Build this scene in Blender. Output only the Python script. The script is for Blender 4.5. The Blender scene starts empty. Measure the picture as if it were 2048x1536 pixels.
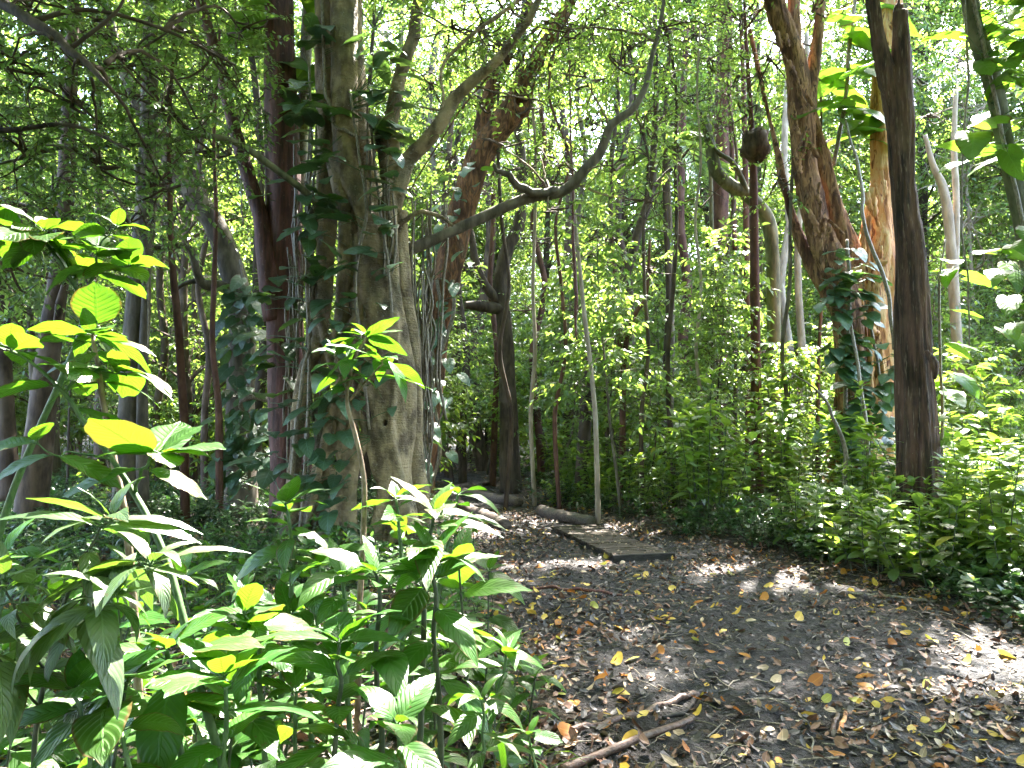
import bpy, math
import numpy as np
from mathutils import Vector

sc = bpy.context.scene
col = sc.collection
rng = np.random.default_rng(11)
R = math.radians

# ------------------------------------------------------------------ camera
F = 1538.0                                   # focal length in photo pixels (2048 wide)
PITCH = math.atan(82 / F)
CAMZ = 1.6
cd = bpy.data.cameras.new("camera")
cam = bpy.data.objects.new("camera", cd)
col.objects.link(cam)
cd.sensor_width = 36
cd.lens = 36 * F / 2048
cd.clip_start = 0.05
cd.clip_end = 2000
cam.location = (0, 0, CAMZ)
cam.rotation_euler = (math.pi / 2 + PITCH, 0, 0)
sc.camera = cam

# ------------------------------------------------------------------ sky and sun
SUN_EL, SUN_AZ = R(56), R(24)                # azimuth measured from +Y towards +X
S = np.array([math.sin(SUN_AZ) * math.cos(SUN_EL), math.cos(SUN_AZ) * math.cos(SUN_EL), math.sin(SUN_EL)])
w = bpy.data.worlds.new("World")
sc.world = w
w.use_nodes = True
nt = w.node_tree
sky = nt.nodes.new("ShaderNodeTexSky")
sky.sky_type = 'NISHITA'
sky.sun_disc = False
sky.sun_elevation = SUN_EL
sky.sun_rotation = SUN_AZ
sky.dust_density = 2.0
sky.air_density = 1.0
bg = nt.nodes["Background"]
nt.links.new(sky.outputs[0], bg.inputs[0])
bg.inputs[1].default_value = 0.15
sd = bpy.data.lights.new("sun", 'SUN')
sun = bpy.data.objects.new("sun", sd)
col.objects.link(sun)
sd.energy = 4.0
sd.angle = R(0.53)
sd.color = (1.0, 0.95, 0.87)
sun.rotation_euler = Vector(S).to_track_quat('Z', 'Y').to_euler()
sun.location = (20, 40, 60)
sc.view_settings.view_transform = 'Standard'
sc.view_settings.look = 'None'
sc.view_settings.gamma = 1
sc.view_settings.exposure = 4.45
sc.render.engine = 'CYCLES'
cy = sc.cycles
cy.max_bounces = 10
cy.diffuse_bounces = 6
cy.glossy_bounces = 3
cy.transmission_bounces = 6
cy.transparent_max_bounces = 4
cy.use_adaptive_sampling = True
cy.adaptive_threshold = 0.015
cy.sample_clamp_indirect = 6
cy.use_denoising = True
cy.caustics_reflective = False
cy.caustics_refractive = False

# ------------------------------------------------------------------ numeric helpers
def hash2(ix, iy, seed):
    h = (ix.astype(np.int64) * 374761393 + iy.astype(np.int64) * 668265263 + seed * 1442695041) & 0x7fffffff
    h = ((h ^ (h >> 13)) * 1274126177) & 0x7fffffff
    h = h ^ (h >> 16)
    return (h & 0xffffff) / float(0xffffff)

def vn2(x, y, seed=0):
    x = np.asarray(x, float); y = np.asarray(y, float)
    ix = np.floor(x); iy = np.floor(y)
    fx = x - ix; fy = y - iy
    fx = fx * fx * (3 - 2 * fx); fy = fy * fy * (3 - 2 * fy)
    a = hash2(ix, iy, seed); b = hash2(ix + 1, iy, seed)
    c = hash2(ix, iy + 1, seed); d = hash2(ix + 1, iy + 1, seed)
    return (a * (1 - fx) + b * fx) * (1 - fy) + (c * (1 - fx) + d * fx) * fy

def fbm2(x, y, seed=0, octv=4):
    s = 0; a = 0.5; t = 0
    for i in range(octv):
        s = s + a * vn2(x * 2 ** i, y * 2 ** i, seed + i * 17); t += a; a *= 0.5
    return s / t

def nrm(v):
    return v / np.maximum(np.linalg.norm(v, axis=-1, keepdims=True), 1e-9)

def smooth(a, b, x):
    t = np.clip((x - a) / (b - a), 0, 1)
    return t * t * (3 - 2 * t)

def path_mid(y):
    """x of the middle of the muddy path and its half width at depth y"""
    ys = [-3, 3, 5, 7, 9.5, 12, 14, 16, 20, 25, 32]
    xm = [2.9, 2.5, 2.2, 1.9, 1.45, 0.75, 0.1, -0.45, -1.1, -1.9, -4.2]
    hw = [2.7, 2.35, 2.2, 2.15, 1.95, 1.5, 1.15, 0.95, 0.9, 0.95, 0.9]
    return np.interp(y, ys, xm), np.interp(y, ys, hw)

def gh(x, y):
    """ground height"""
    x = np.asarray(x, float); y = np.asarray(y, float)
    z = 0.22 * (fbm2(x / 5, y / 5, 3) - 0.5) + 0.06 * (fbm2(x / 0.9, y / 0.9, 5) - 0.5)
    xm, hw = path_mid(y)
    d = np.abs(x - xm) / hw
    k = smooth(0.7, 1.6, d)
    z = z * (0.25 + 0.75 * k) - 0.07 * (1 - k)
    z = z + 0.07 * smooth(30, 110, y) * np.maximum(y - 30, 0)
    return z

def GH(x, y):
    return float(gh(np.array([x]), np.array([y]))[0])

def P(px, py, Y):
    """world point at depth Y on the line of sight through photo pixel px, py"""
    dx = (px - 1024) / F; dz = -(py - 768) / F
    c, s = math.cos(PITCH), math.sin(PITCH)
    d = np.array([dx, c - dz * s, s + dz * c])
    t = Y / d[1]
    return np.array([d[0] * t, Y, CAMZ + d[2] * t])

def catmull(pts, n):
    pts = np.asarray(pts, float)
    if len(pts) == 2:
        t = np.linspace(0, 1, n)[:, None]
        return pts[0] * (1 - t) + pts[1] * t
    p = np.vstack([2 * pts[0] - pts[1], pts, 2 * pts[-1] - pts[-2]])
    m = len(pts) - 1
    u = np.linspace(0, m, n)
    i = np.minimum(u.astype(int), m - 1)
    t = (u - i)[:, None]
    a, b, c, d = p[i], p[i + 1], p[i + 2], p[i + 3]
    return 0.5 * (2 * b + (c - a) * t + (2 * a - 5 * b + 4 * c - d) * t ** 2 + (3 * b - a - 3 * c + d) * t ** 3)

# ------------------------------------------------------------------ mesh buffer
def leaf_template(kind):
    """local leaf verts (l along, w across, h up, u, v) and faces"""
    if kind == 'tiny':
        V = [(0, 0, 0), (.42, .5, .10), (.42, -.5, .10), (1, 0, 0)]
        Q = []; T = [(0, 2, 3), (0, 3, 1)]
    elif kind == 'small':
        V = [(0, 0, 0), (.28, 0, 0), (.68, 0, 0), (1, 0, 0), (.25, .44, .08), (.62, .42, .08), (.25, -.44, .08), (.62, -.42, .08)]
        Q = [(1, 2, 5, 4), (1, 6, 7, 2)]; T = [(0, 1, 4), (4, 4, 4), (2, 3, 5), (0, 6, 1), (2, 7, 3)]
        T = [t for t in T if len(set(t)) == 3]
    else:
        nl, us = (13, [-1, -.72, -.38, 0, .38, .72, 1])
        if kind == 'lance':
            wf = lambda l: (math.sin(math.pi * min(1, l ** .72)) ** .85) * (1 - .25 * l)
        elif kind == 'ovate':
            wf = lambda l: math.sin(math.pi * min(1, l ** .85)) ** .62 * (1 if l < .85 else 1 - .8 * (l - .85) / .15)
        elif kind == 'heart':
            wf = lambda l: (math.sin(math.pi * min(1, (l * .93 + .07) ** .62)) ** .75)
        V = []; Q = []; T = []
        for i in range(nl):
            l = i / (nl - 1)
            hw = .5 * max(wf(l), 0.0 if 0 < i < nl - 1 else 0) if 0 < i < nl - 1 else 0.012
            if kind == 'heart' and i == 0:
                hw = .20
            for u in us:
                ll = l
                if kind == 'heart':
                    ll = l - .22 * max(0, 1 - l / .35) * abs(u) ** 1.0
                h = .16 * abs(u) * hw * 2 * .5 - .05 * abs(u) ** 2 * hw * 2 + .018 * math.sin(l * 21 + u) * abs(u)
                V.append((ll, u * hw, h))
        m = len(us)
        for i in range(nl - 1):
            for j in range(m - 1):
                Q.append((i * m + j, (i + 1) * m + j, (i + 1) * m + j + 1, i * m + j + 1))
        V = np.array(V); uv = np.array([(us[k % m] * .5 + .5, (k // m) / (nl - 1)) for k in range(len(V))])
        return dict(V=V, Q=np.array(Q), T=np.zeros((0, 3), int), uv=uv)
    V = np.array(V, float)
    return dict(V=V, Q=np.array(Q, int).reshape(-1, 4), T=np.array(T, int).reshape(-1, 3), uv=np.stack([V[:, 1] + .5, V[:, 0]], 1))

TPL = {k: leaf_template(k) for k in ('tiny', 'small', 'lance', 'ovate', 'heart')}

class MB:
    def __init__(self):
        self.V = []; self.Q = []; self.T = []; self.QM = []; self.TM = []; self.A = []; self.UV = []; self.n = 0
    def add(self, V, Q=None, T=None, mat=0, rnd=0.0, uv=None):
        V = np.asarray(V, float)
        self.V.append(V)
        if Q is not None and len(Q):
            self.Q.append(np.asarray(Q) + self.n); self.QM.append(np.full(len(Q), mat, np.int32))
        if T is not None and len(T):
            self.T.append(np.asarray(T) + self.n); self.TM.append(np.full(len(T), mat, np.int32))
        self.A.append(np.broadcast_to(np.asarray(rnd, float), (len(V),)))
        self.UV.append(np.zeros((len(V), 2)) if uv is None else uv)
        self.n += len(V)
    def tube(self, pts, rad, sides=8, mat=0, rough=0.0, cap=True, rnd=0.0, flute=0.0, fn=5, seed=0):
        pts = np.asarray(pts, float); k = len(pts)
        rad = np.broadcast_to(np.asarray(rad, float), (k,))
        tan = nrm(np.gradient(pts, axis=0))
        ref = np.array([1.0, 0, 0]) if abs(tan[0][0]) < .8 else np.array([0, 1.0, 0])
        A = nrm(np.cross(tan[0], ref)); frames = []
        for i in range(k):
            A = A - tan[i] * np.dot(A, tan[i]); A = A / max(np.linalg.norm(A), 1e-9)
            frames.append((A, np.cross(tan[i], A)))
        a = np.arange(sides) / sides * 2 * math.pi
        Aa = np.array([f[0] for f in frames]); Bb = np.array([f[1] for f in frames])
        r = rad[:, None] * np.ones(sides)[None]
        if rough or flute:
            al = np.arange(k)[:, None] * (np.linalg.norm(np.diff(pts, axis=0), axis=1).mean())
            if flute:
                r = r * (1 + flute * np.sin(a[None] * fn + 1.3 * np.sin(al * 0.9 + seed)))
            if rough:
                r = r * (1 + rough * 2 * (fbm2(np.cos(a)[None] * 2 + seed * 3.1 + np.sin(a)[None] * 2.3, al * 1.4 + np.sin(a)[None] * 1.7, seed, 3) - .5))
        V = pts[:, None] + Aa[:, None] * (np.cos(a)[None, :, None] * r[..., None]) + Bb[:, None] * (np.sin(a)[None, :, None] * r[..., None])
        V = V.reshape(-1, 3)
        i, j = np.meshgrid(np.arange(k - 1), np.arange(sides), indexing='ij')
        j2 = (j + 1) % sides
        Q = np.stack([i * sides + j, i * sides + j2, (i + 1) * sides + j2, (i + 1) * sides + j], -1).reshape(-1, 4)
        T = None
        if cap:
            V = np.vstack([V, pts[0], pts[-1]]); c0 = k * sides; c1 = c0 + 1
            jj = np.arange(sides); j2 = (jj + 1) % sides
            T = np.vstack([np.stack([np.full(sides, c0), j2, jj], 1), np.stack([np.full(sides, c1), (k - 1) * sides + jj, (k - 1) * sides + j2], 1)])
        self.add(V, Q, T, mat, rnd)
    def twigs(self, polys, r0, r1, mat=0, sides=3):
        n, m, _ = polys.shape
        if n == 0:
            return
        tan = nrm(np.gradient(polys, axis=1))
        up = np.array([0.13, 0.21, 1.0])
        A = nrm(np.cross(tan, up)); B = np.cross(tan, A)
        a = np.arange(sides) / sides * 2 * math.pi
        r = (np.asarray(r0)[..., None] * (1 - np.linspace(0, 1, m)) + np.asarray(r1)[..., None] * np.linspace(0, 1, m))
        r = np.broadcast_to(r, (n, m))[:, :, None, None]
        V = polys[:, :, None] + r * (np.cos(a)[None, None, :, None] * A[:, :, None] + np.sin(a)[None, None, :, None] * B[:, :, None])
        i, j = np.meshgrid(np.arange(m - 1), np.arange(sides), indexing='ij'); j2 = (j + 1) % sides
        q = np.stack([i * sides + j, i * sides + j2, (i + 1) * sides + j2, (i + 1) * sides + j], -1).reshape(-1, 4)
        Q = (q[None] + (np.arange(n) * m * sides)[:, None, None]).reshape(-1, 4)
        self.add(V.reshape(-1, 3), Q, None, mat)
    def leaves(self, tpl, pos, D, N, L, W, curl=.2, mat=0, rnd=None, twist=None, rg=None):
        t = TPL[tpl]; n = len(pos)
        if n == 0:
            return
        g = rg or rng
        D = nrm(D); N = nrm(N - D * np.sum(N * D, 1, keepdims=True)); Sd = np.cross(D, N)
        L = np.broadcast_to(L, (n,)); W = np.broadcast_to(W, (n,)); curl = np.broadcast_to(curl, (n,))
        l = t['V'][:, 0][None]; ww = t['V'][:, 1][None]; h = t['V'][:, 2][None]
        ang = curl[:, None] * l * 2
        al = np.where(np.abs(curl[:, None]) < 1e-3, l, np.sin(ang) / np.where(np.abs(curl[:, None]) < 1e-3, 1, curl[:, None] * 2))
        dn = np.where(np.abs(curl[:, None]) < 1e-3, 0, (1 - np.cos(ang)) / np.where(np.abs(curl[:, None]) < 1e-3, 1, curl[:, None] * 2))
        V = pos[:, None] + D[:, None] * (al * L[:, None])[..., None] + Sd[:, None] * (ww * W[:, None])[..., None] + N[:, None] * (h * W[:, None] - dn * L[:, None])[..., None]
        if twist is not None:
            V = V + N[:, None] * (np.asarray(twist)[:, None] * ww * l * W[:, None])[..., None]
        m = t['V'].shape[0]
        if rnd is None:
            rnd = g.random(n)
        off = (np.arange(n) * m)[:, None, None]
        Q = (t['Q'][None] + off).reshape(-1, 4) if len(t['Q']) else None
        T = (t['T'][None] + off).reshape(-1, 3) if len(t['T']) else None
        self.add(V.reshape(-1, 3), Q, T, mat, np.repeat(rnd, m), np.tile(t['uv'], (n, 1)))
    def mesh(self, name, mats, smooth_=True, origin=(0, 0, 0)):
        me = bpy.data.meshes.new(name)
        V = np.vstack(self.V) - np.asarray(origin, float)
        Q = np.vstack(self.Q) if self.Q else np.zeros((0, 4), int)
        T = np.vstack(self.T) if self.T else np.zeros((0, 3), int)
        me.vertices.add(len(V)); me.vertices.foreach_set('co', V.astype(np.float32).ravel())
        me.loops.add(Q.size + T.size)
        me.loops.foreach_set('vertex_index', np.concatenate([Q.ravel(), T.ravel()]).astype(np.int32))
        me.polygons.add(len(Q) + len(T))
        st = np.concatenate([np.arange(len(Q)) * 4, Q.size + np.arange(len(T)) * 3]).astype(np.int32)
        me.polygons.foreach_set('loop_start', st)
        mi = np.concatenate((self.QM + self.TM) or [np.zeros(0, np.int32)]).astype(np.int32)
        me.polygons.foreach_set('material_index', mi)
        me.polygons.foreach_set('use_smooth', np.full(len(Q) + len(T), smooth_))
        at = me.attributes.new('rnd', 'FLOAT', 'POINT'); at.data.foreach_set('value', np.concatenate(self.A).astype(np.float32))
        uv = np.vstack(self.UV); u3 = np.zeros((len(V), 3), np.float32); u3[:, :2] = uv
        au = me.attributes.new('luv', 'FLOAT_VECTOR', 'POINT'); au.data.foreach_set('vector', u3.ravel())
        me.update(calc_edges=True)
        for m in (mats if isinstance(mats, (list, tuple)) else [mats]):
            me.materials.append(m)
        return me

# ------------------------------------------------------------------ object helpers
def tag(o, label=None, cat=None, group=None, kind=None):
    if label: o['label'] = label
    if cat: o['category'] = cat
    if group: o['group'] = group
    if kind: o['kind'] = kind
    return o

def thing(name, label, cat, loc=(0, 0, 0), group=None, rz=0, scale=1):
    o = bpy.data.objects.new(name, None)
    o.empty_display_size = .1
    col.objects.link(o)
    o.location = [float(v) for v in loc]; o.rotation_euler = (0, 0, rz); o.scale = (scale,) * 3
    return tag(o, label, cat, group)

def part(name, me, parent=None, label=None):
    o = bpy.data.objects.new(name, me)
    col.objects.link(o)
    if parent is not None:
        o.parent = parent
    if label: o['label'] = label
    return o

def dup(root, loc, rz, s, label, group=None, tilt=0.0):
    r = root.copy(); col.objects.link(r)
    r.location = [float(v) for v in loc]; r.rotation_euler = (tilt, tilt * .6, rz); r.scale = (s, s, s)
    r['label'] = label
    if group: r['group'] = group
    for ch in list(root.children):
        c = ch.copy(); col.objects.link(c); c.parent = r
        for g in ch.children:
            d = g.copy(); col.objects.link(d); d.parent = c
    return r

# ------------------------------------------------------------------ materials
class NT:
    def __init__(self, name):
        self.m = bpy.data.materials.new(name); self.m.use_nodes = True
        self.t = self.m.node_tree; self.t.nodes.clear()
        self.out = self.t.nodes.new('ShaderNodeOutputMaterial')
    def n(self, typ, **kw):
        nd = self.t.nodes.new(typ)
        for k, v in kw.items(): setattr(nd, k, v)
        return nd
    def l(self, a, b): self.t.links.new(a, b)
    def put(self, sock, v):
        if hasattr(v, 'is_output'): self.l(v, sock)
        else: sock.default_value = v
    def attr(self, nm, vec=False):
        return self.n('ShaderNodeAttribute', attribute_name=nm).outputs['Vector' if vec else 'Fac']
    def math(self, op, a, b=0.0, c=None, clamp=False):
        nd = self.n('ShaderNodeMath', operation=op, use_clamp=clamp)
        self.put(nd.inputs[0], a); self.put(nd.inputs[1], b)
        if c is not None: self.put(nd.inputs[2], c)
        return nd.outputs[0]
    def mix(self, f, a, b):
        nd = self.n('ShaderNodeMix', data_type='RGBA')
        self.put(nd.inputs[0], f)
        for s, v in ((nd.inputs[6], a), (nd.inputs[7], b)):
            self.put(s, v if hasattr(v, 'is_output') else (*v, 1))
        return nd.outputs[2]
    def noise(self, vec, scale, detail=4, rough=.55, dist=0):
        nd = self.n('ShaderNodeTexNoise')
        if vec is not None: self.l(vec, nd.inputs['Vector'])
        nd.inputs['Scale'].default_value = scale; nd.inputs['Detail'].default_value = detail
        nd.inputs['Roughness'].default_value = rough; nd.inputs['Distortion'].default_value = dist
        return nd.outputs['Fac']
    def voro(self, vec, scale, feat='F1', out='Distance', rnd=1):
        nd = self.n('ShaderNodeTexVoronoi', feature=feat)
        if vec is not None: self.l(vec, nd.inputs['Vector'])
        nd.inputs['Scale'].default_value = scale; nd.inputs['Randomness'].default_value = rnd
        return nd.outputs[out]
    def obj(self, sx=1, sy=1, sz=1):
        tc = self.n('ShaderNodeTexCoord'); mp = self.n('ShaderNodeMapping')
        self.l(tc.outputs['Object'], mp.inputs[0]); mp.inputs['Scale'].default_value = (sx, sy, sz)
        return mp.outputs[0]
    def ramp(self, f, stops, interp='LINEAR'):
        nd = self.n('ShaderNodeValToRGB'); self.l(f, nd.inputs[0]); cr = nd.color_ramp; cr.interpolation = interp
        while len(cr.elements) < len(stops): cr.elements.new(.5)
        for e, (p, c) in zip(cr.elements, stops):
            e.position = p; e.color = (*c, 1) if len(c) == 3 else c
        return nd.outputs[0]
    def sm(self, f, a, b):
        nd = self.n('ShaderNodeMapRange', interpolation_type='SMOOTHSTEP'); self.l(f, nd.inputs[0])
        nd.inputs[1].default_value = a; nd.inputs[2].default_value = b
        return nd.outputs[0]
    def bump(self, h, strength=.4, dist=.02):
        nd = self.n('ShaderNodeBump'); self.l(h, nd.inputs['Height'])
        nd.inputs['Strength'].default_value = strength; nd.inputs['Distance'].default_value = dist
        return nd.outputs[0]
    def bsdf(self, colr, rough=.8, spec=.3, normal=None):
        b = self.n('ShaderNodeBsdfPrincipled')
        self.put(b.inputs['Base Color'], colr if hasattr(colr, 'is_output') else (*colr, 1))
        self.put(b.inputs['Roughness'], rough); b.inputs['Specular IOR Level'].default_value = spec
        if normal is not None: self.l(normal, b.inputs['Normal'])
        return b.outputs[0]
    def done(self, sh):
        self.l(sh, self.out.inputs['Surface']); return self.m

def leaf_mat(name, dark, lite, trans, tf=.42, rough=.36, spec=.5, veins=0, yellow=(.30, .27, .03), yfrac=.03, back=None):
    k = NT(name)
    r = k.attr('rnd'); oi = k.n('ShaderNodeObjectInfo').outputs['Random']
    c = k.mix(r, dark, lite)
    hs = k.n('ShaderNodeHueSaturation'); k.l(c, hs.inputs['Color'])
    k.put(hs.inputs['Hue'], k.math('MULTIPLY_ADD', oi, .035, .482)); k.put(hs.inputs['Value'], k.math('MULTIPLY_ADD', oi, .5, .75))
    c = hs.outputs[0]
    yl = k.math('GREATER_THAN', k.math('FRACT', k.math('MULTIPLY', r, 37.7)), 1 - yfrac)
    c = k.mix(yl, c, yellow)
    ct = k.mix(k.math('FRACT', k.math('MULTIPLY', r, 7.3)), trans, tuple(v * s for v, s in zip(trans, (.62, .78, .8))))
    nrmv = None
    rg = rough
    if veins:
        uv = k.n('ShaderNodeSeparateXYZ'); k.l(k.attr('luv', True), uv.inputs[0])
        au = k.math('ABSOLUTE', k.math('SUBTRACT', uv.outputs[0], .5))
        ph = k.math('SUBTRACT', uv.outputs[1], k.math('MULTIPLY', au, .55))
        wv = k.math('POWER', k.math('ABSOLUTE', k.math('SINE', k.math('MULTIPLY', ph, math.pi * veins))), 14)
        mid = k.math('SUBTRACT', 1, k.sm(au, .012, .04))
        vein = k.math('MAXIMUM', k.math('MULTIPLY', wv, k.math('MULTIPLY', k.sm(au, .5, .35), .55)), mid)
        c = k.mix(k.math('MULTIPLY', vein, .55), c, tuple(min(1, v * 2.2 + .02) for v in lite))
        ct = k.mix(k.math('MULTIPLY', vein, .5), ct, tuple(v * .35 for v in trans))
        blot = k.noise(k.obj(), 26, 3)
        c = k.mix(k.math('MULTIPLY', k.sm(blot, .5, .75), .35), c, tuple(v * .7 for v in dark))
        sp = k.math('MULTIPLY', k.sm(k.voro(k.obj(), 42), .16, .10), k.math('GREATER_THAN', k.math('FRACT', k.math('MULTIPLY', r, 13.7)), .55))
        eg = k.math('MULTIPLY', k.sm(k.math('ADD', au, k.math('MULTIPLY', blot, .2)), .52, .58), k.math('GREATER_THAN', k.math('FRACT', k.math('MULTIPLY', r, 5.1)), .6))
        bad = k.math('MAXIMUM', sp, eg); c = k.mix(k.math('MULTIPLY', bad, .85), c, (.10, .06, .02)); ct = k.mix(k.math('MULTIPLY', bad, .85), ct, (.08, .04, .01))
        bu = k.math('SINE', k.math('MULTIPLY', ph, 2 * math.pi * veins))
        nrmv = k.bump(k.math('SUBTRACT', k.math('MULTIPLY', bu, .35), vein), .35, .004)
        rg = k.math('MULTIPLY_ADD', blot, .25, rough - .1)
    b = k.bsdf(c, rg, spec, nrmv)
    tr = k.n('ShaderNodeBsdfTranslucent'); k.l(ct, tr.inputs[0])
    if nrmv is not None: k.l(nrmv, tr.inputs['Normal'])
    mx = k.n('ShaderNodeMixShader'); mx.inputs[0].default_value = tf
    k.l(b, mx.inputs[1]); k.l(tr.outputs[0], mx.inputs[2])
    return k.done(mx.outputs[0])

M = {}
M['leaf_crown'] = leaf_mat('crown_leaf', (.045, .088, .026), (.09, .142, .044), (.32, .45, .06), .5, .36, .8, yfrac=.015)
M['leaf_deep'] = leaf_mat('dark_crown_leaf', (.038, .072, .024), (.07, .115, .04), (.28, .41, .06), .46, .34, .8, yfrac=.01)
M['leaf_shrub'] = leaf_mat('shrub_leaf', (.05, .10, .024), (.095, .155, .044), (.35, .48, .045), .46, .36, .5, yfrac=.02)
M['leaf_cover'] = leaf_mat('cover_leaf', (.022, .055, .022), (.05, .09, .035), (.12, .24, .04), .3, .33, .55, yfrac=.01)
M['leaf_lance'] = leaf_mat('lance_leaf', (.020, .068, .010), (.042, .112, .014), (.11, .25, .010), .40, .36, .5, veins=9, yfrac=0)
M['leaf_glare'] = leaf_mat('glossy_lance_leaf', (.03, .075, .022), (.06, .11, .036), (.12, .22, .018), (.36), .36, 1.0, veins=9, yfrac=0)  # paler copy of the lance leaf, sun glare put into its base colour
M['leaf_ovate'] = leaf_mat('ovate_leaf', (.020, .070, .010), (.042, .112, .014), (.12, .26, .010), .42, .38, .5, veins=10, yfrac=0)
M['leaf_vine'] = leaf_mat('vine_leaf', (.032, .078, .046), (.055, .115, .066), (.16, .28, .04), .30, .33, 1.0, veins=6, yfrac=0)
M['leaf_giant'] = leaf_mat('giant_leaf', (.045, .12, .015), (.075, .16, .025), (.17, .31, .02), .48, .32, .5, veins=7, yfrac=0)

def bark_mat(name, kind):
    k = NT(name)
    if kind == 'fig':
        p = k.obj(1, 1, .55); q = k.obj(1, 1, 5)
        n1 = k.noise(p, 5, 6); n2 = k.noise(k.obj(), 2.2, 3); n3 = k.noise(q, 7, 3); n4 = k.noise(k.obj(), 38, 4)
        c = k.mix(k.sm(n1, .36, .62), (.095, .068, .040), (.30, .225, .13))
        c = k.mix(k.math('MULTIPLY', k.sm(n2, .5, .72), .65), c, (.075, .075, .045))
        c = k.mix(k.math('MULTIPLY', k.sm(n4, .58, .75), .5), c, (.36, .33, .26))
        h = k.math('ADD', k.math('MULTIPLY', n3, .5), k.math('ADD', k.math('MULTIPLY', n1, 1.1), k.math('MULTIPLY', n4, .35)))
        return k.done(k.bsdf(c, .72, .3, k.bump(h, 1, .05)))
    if kind == 'red':
        p = k.obj(1, 1, .12); n1 = k.noise(p, 16, 6, .65); n2 = k.noise(k.obj(1, 1, .6), 2.5, 4); n3 = k.noise(k.obj(1, 1, .5), 30, 4)
        c = k.mix(k.sm(n1, .3, .7), (.032, .013, .011), (.13, .050, .038))
        c = k.mix(k.math('MULTIPLY', k.sm(n2, .45, .75), .6), c, (.16, .085, .07))
        c = k.mix(k.math('MULTIPLY', k.sm(n3, .62, .7), .4), c, (.24, .16, .13))
        return k.done(k.bsdf(c, .7, .35, k.bump(k.math('ADD', n1, k.math('MULTIPLY', n3, .4)), .8, .02)))
    if kind == 'flaky':
        p = k.obj(1, 1, .3); n1 = k.noise(p, 6, 5, .6, .6); n2 = k.noise(k.obj(1, 1, .35), 14, 4, .6); n3 = k.noise(k.obj(1, 1, .15), 30, 4)
        c = k.ramp(n1, [(.3, (.03, .018, .013)), (.45, (.10, .05, .03)), (.55, (.24, .12, .06)), (.62, (.10, .055, .038)), (.75, (.30, .21, .13))])
        c = k.mix(k.math('MULTIPLY', k.sm(n3, .5, .7), .5), c, (.04, .025, .02))
        h = k.math('ADD', k.math('MULTIPLY', n1, 1.5), k.math('ADD', n2, k.math('MULTIPLY', n3, .5)))
        return k.done(k.bsdf(c, .85, .2, k.bump(h, .9, .04)))
    if kind == 'paper':
        p = k.obj(1, 1, .2); n1 = k.noise(p, 5, 5, .6, .5); n2 = k.noise(k.obj(1, 1, .22), 13, 5, .6, .8); n3 = k.noise(k.obj(1, 1, .12), 34, 4)
        c = k.ramp(n1, [(.28, (.07, .03, .02)), (.40, (.34, .14, .06)), (.48, (.56, .27, .11)), (.56, (.60, .40, .21)), (.64, (.50, .23, .10)), (.8, (.66, .52, .34))])
        c = k.mix(k.sm(n2, .56, .64), c, (.16, .06, .035))
        c = k.mix(k.math('MULTIPLY', k.sm(n3, .6, .7), .4), c, (.62, .52, .38))
        h = k.math('ADD', k.math('MULTIPLY', n2, -1.2), k.math('ADD', n1, k.math('MULTIPLY', n3, .5)))
        return k.done(k.bsdf(c, .75, .25, k.bump(h, .8, .035)))
    if kind == 'limb':
        p = k.obj(1, 1, .22); n1 = k.noise(p, 5, 5, .6, .6); n2 = k.noise(k.obj(1, 1, .25), 16, 5, .6, .8)
        c = k.ramp(n1, [(.32, (.04, .022, .016)), (.45, (.14, .066, .04)), (.54, (.36, .20, .11)), (.61, (.12, .058, .036)), (.78, (.42, .29, .18))])
        c = k.mix(k.sm(n2, .55, .66), c, (.05, .028, .02))
        return k.done(k.bsdf(c, .8, .25, k.bump(k.math('ADD', k.math('MULTIPLY', n2, -1.3), n1), .9, .04)))
    if kind == 'dead':
        p = k.obj(1, 1, .1); n1 = k.noise(p, 12, 6, .65); n2 = k.noise(k.obj(1, 1, .4), 2.6, 4); n3 = k.noise(k.obj(1, 1, .09), 42, 4)
        c = k.mix(k.sm(n1, .32, .68), (.014, .009, .008), (.115, .060, .045))
        c = k.mix(k.math('MULTIPLY', k.sm(n2, .52, .75), .6), c, (.19, .12, .085))
        c = k.mix(k.math('MULTIPLY', k.sm(n3, .58, .70), .6), c, (.25, .19, .15))
        return k.done(k.bsdf(c, .8, .3, k.bump(k.math('ADD', n1, k.math('MULTIPLY', n3, .5)), 1, .035)))
    lo, hi, hl = {'grey': ((.05, .041, .030), (.16, .132, .095), (.27, .235, .18)), 'brown': ((.035, .024, .018), (.12, .08, .055), (.2, .15, .11)),
                  'pale': ((.2, .16, .12), (.42, .34, .26), (.55, .48, .4)), 'green': ((.05, .055, .03), (.16, .15, .09), (.25, .24, .16)),
                  'dark': ((.028, .020, .014), (.09, .064, .045), (.15, .12, .09)), 'reddish': ((.045, .02, .015), (.14, .065, .042), (.22, .12, .085))}[kind]
    n1 = k.noise(k.obj(1, 1, .25), 9, 5, .6); n2 = k.noise(k.obj(1, 1, .7), 3, 3); n3 = k.noise(k.obj(1, 1, 1), 40, 3)
    oi = k.n('ShaderNodeObjectInfo').outputs['Random']
    c = k.mix(k.sm(n1, .3, .7), lo, hi)
    c = k.mix(k.math('MULTIPLY', k.sm(n2, .5, .7), .6), c, hl)
    c = k.mix(k.math('MULTIPLY', oi, .35), c, lo)
    return k.done(k.bsdf(c, .8, .3, k.bump(k.math('ADD', n1, k.math('MULTIPLY', n3, .3)), .6, .02)))

for kk in ('fig', 'red', 'flaky', 'paper', 'limb', 'dead', 'grey', 'brown', 'pale', 'green', 'dark', 'reddish'):
    M['bark_' + kk] = bark_mat(kk + '_bark', kk)

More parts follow.
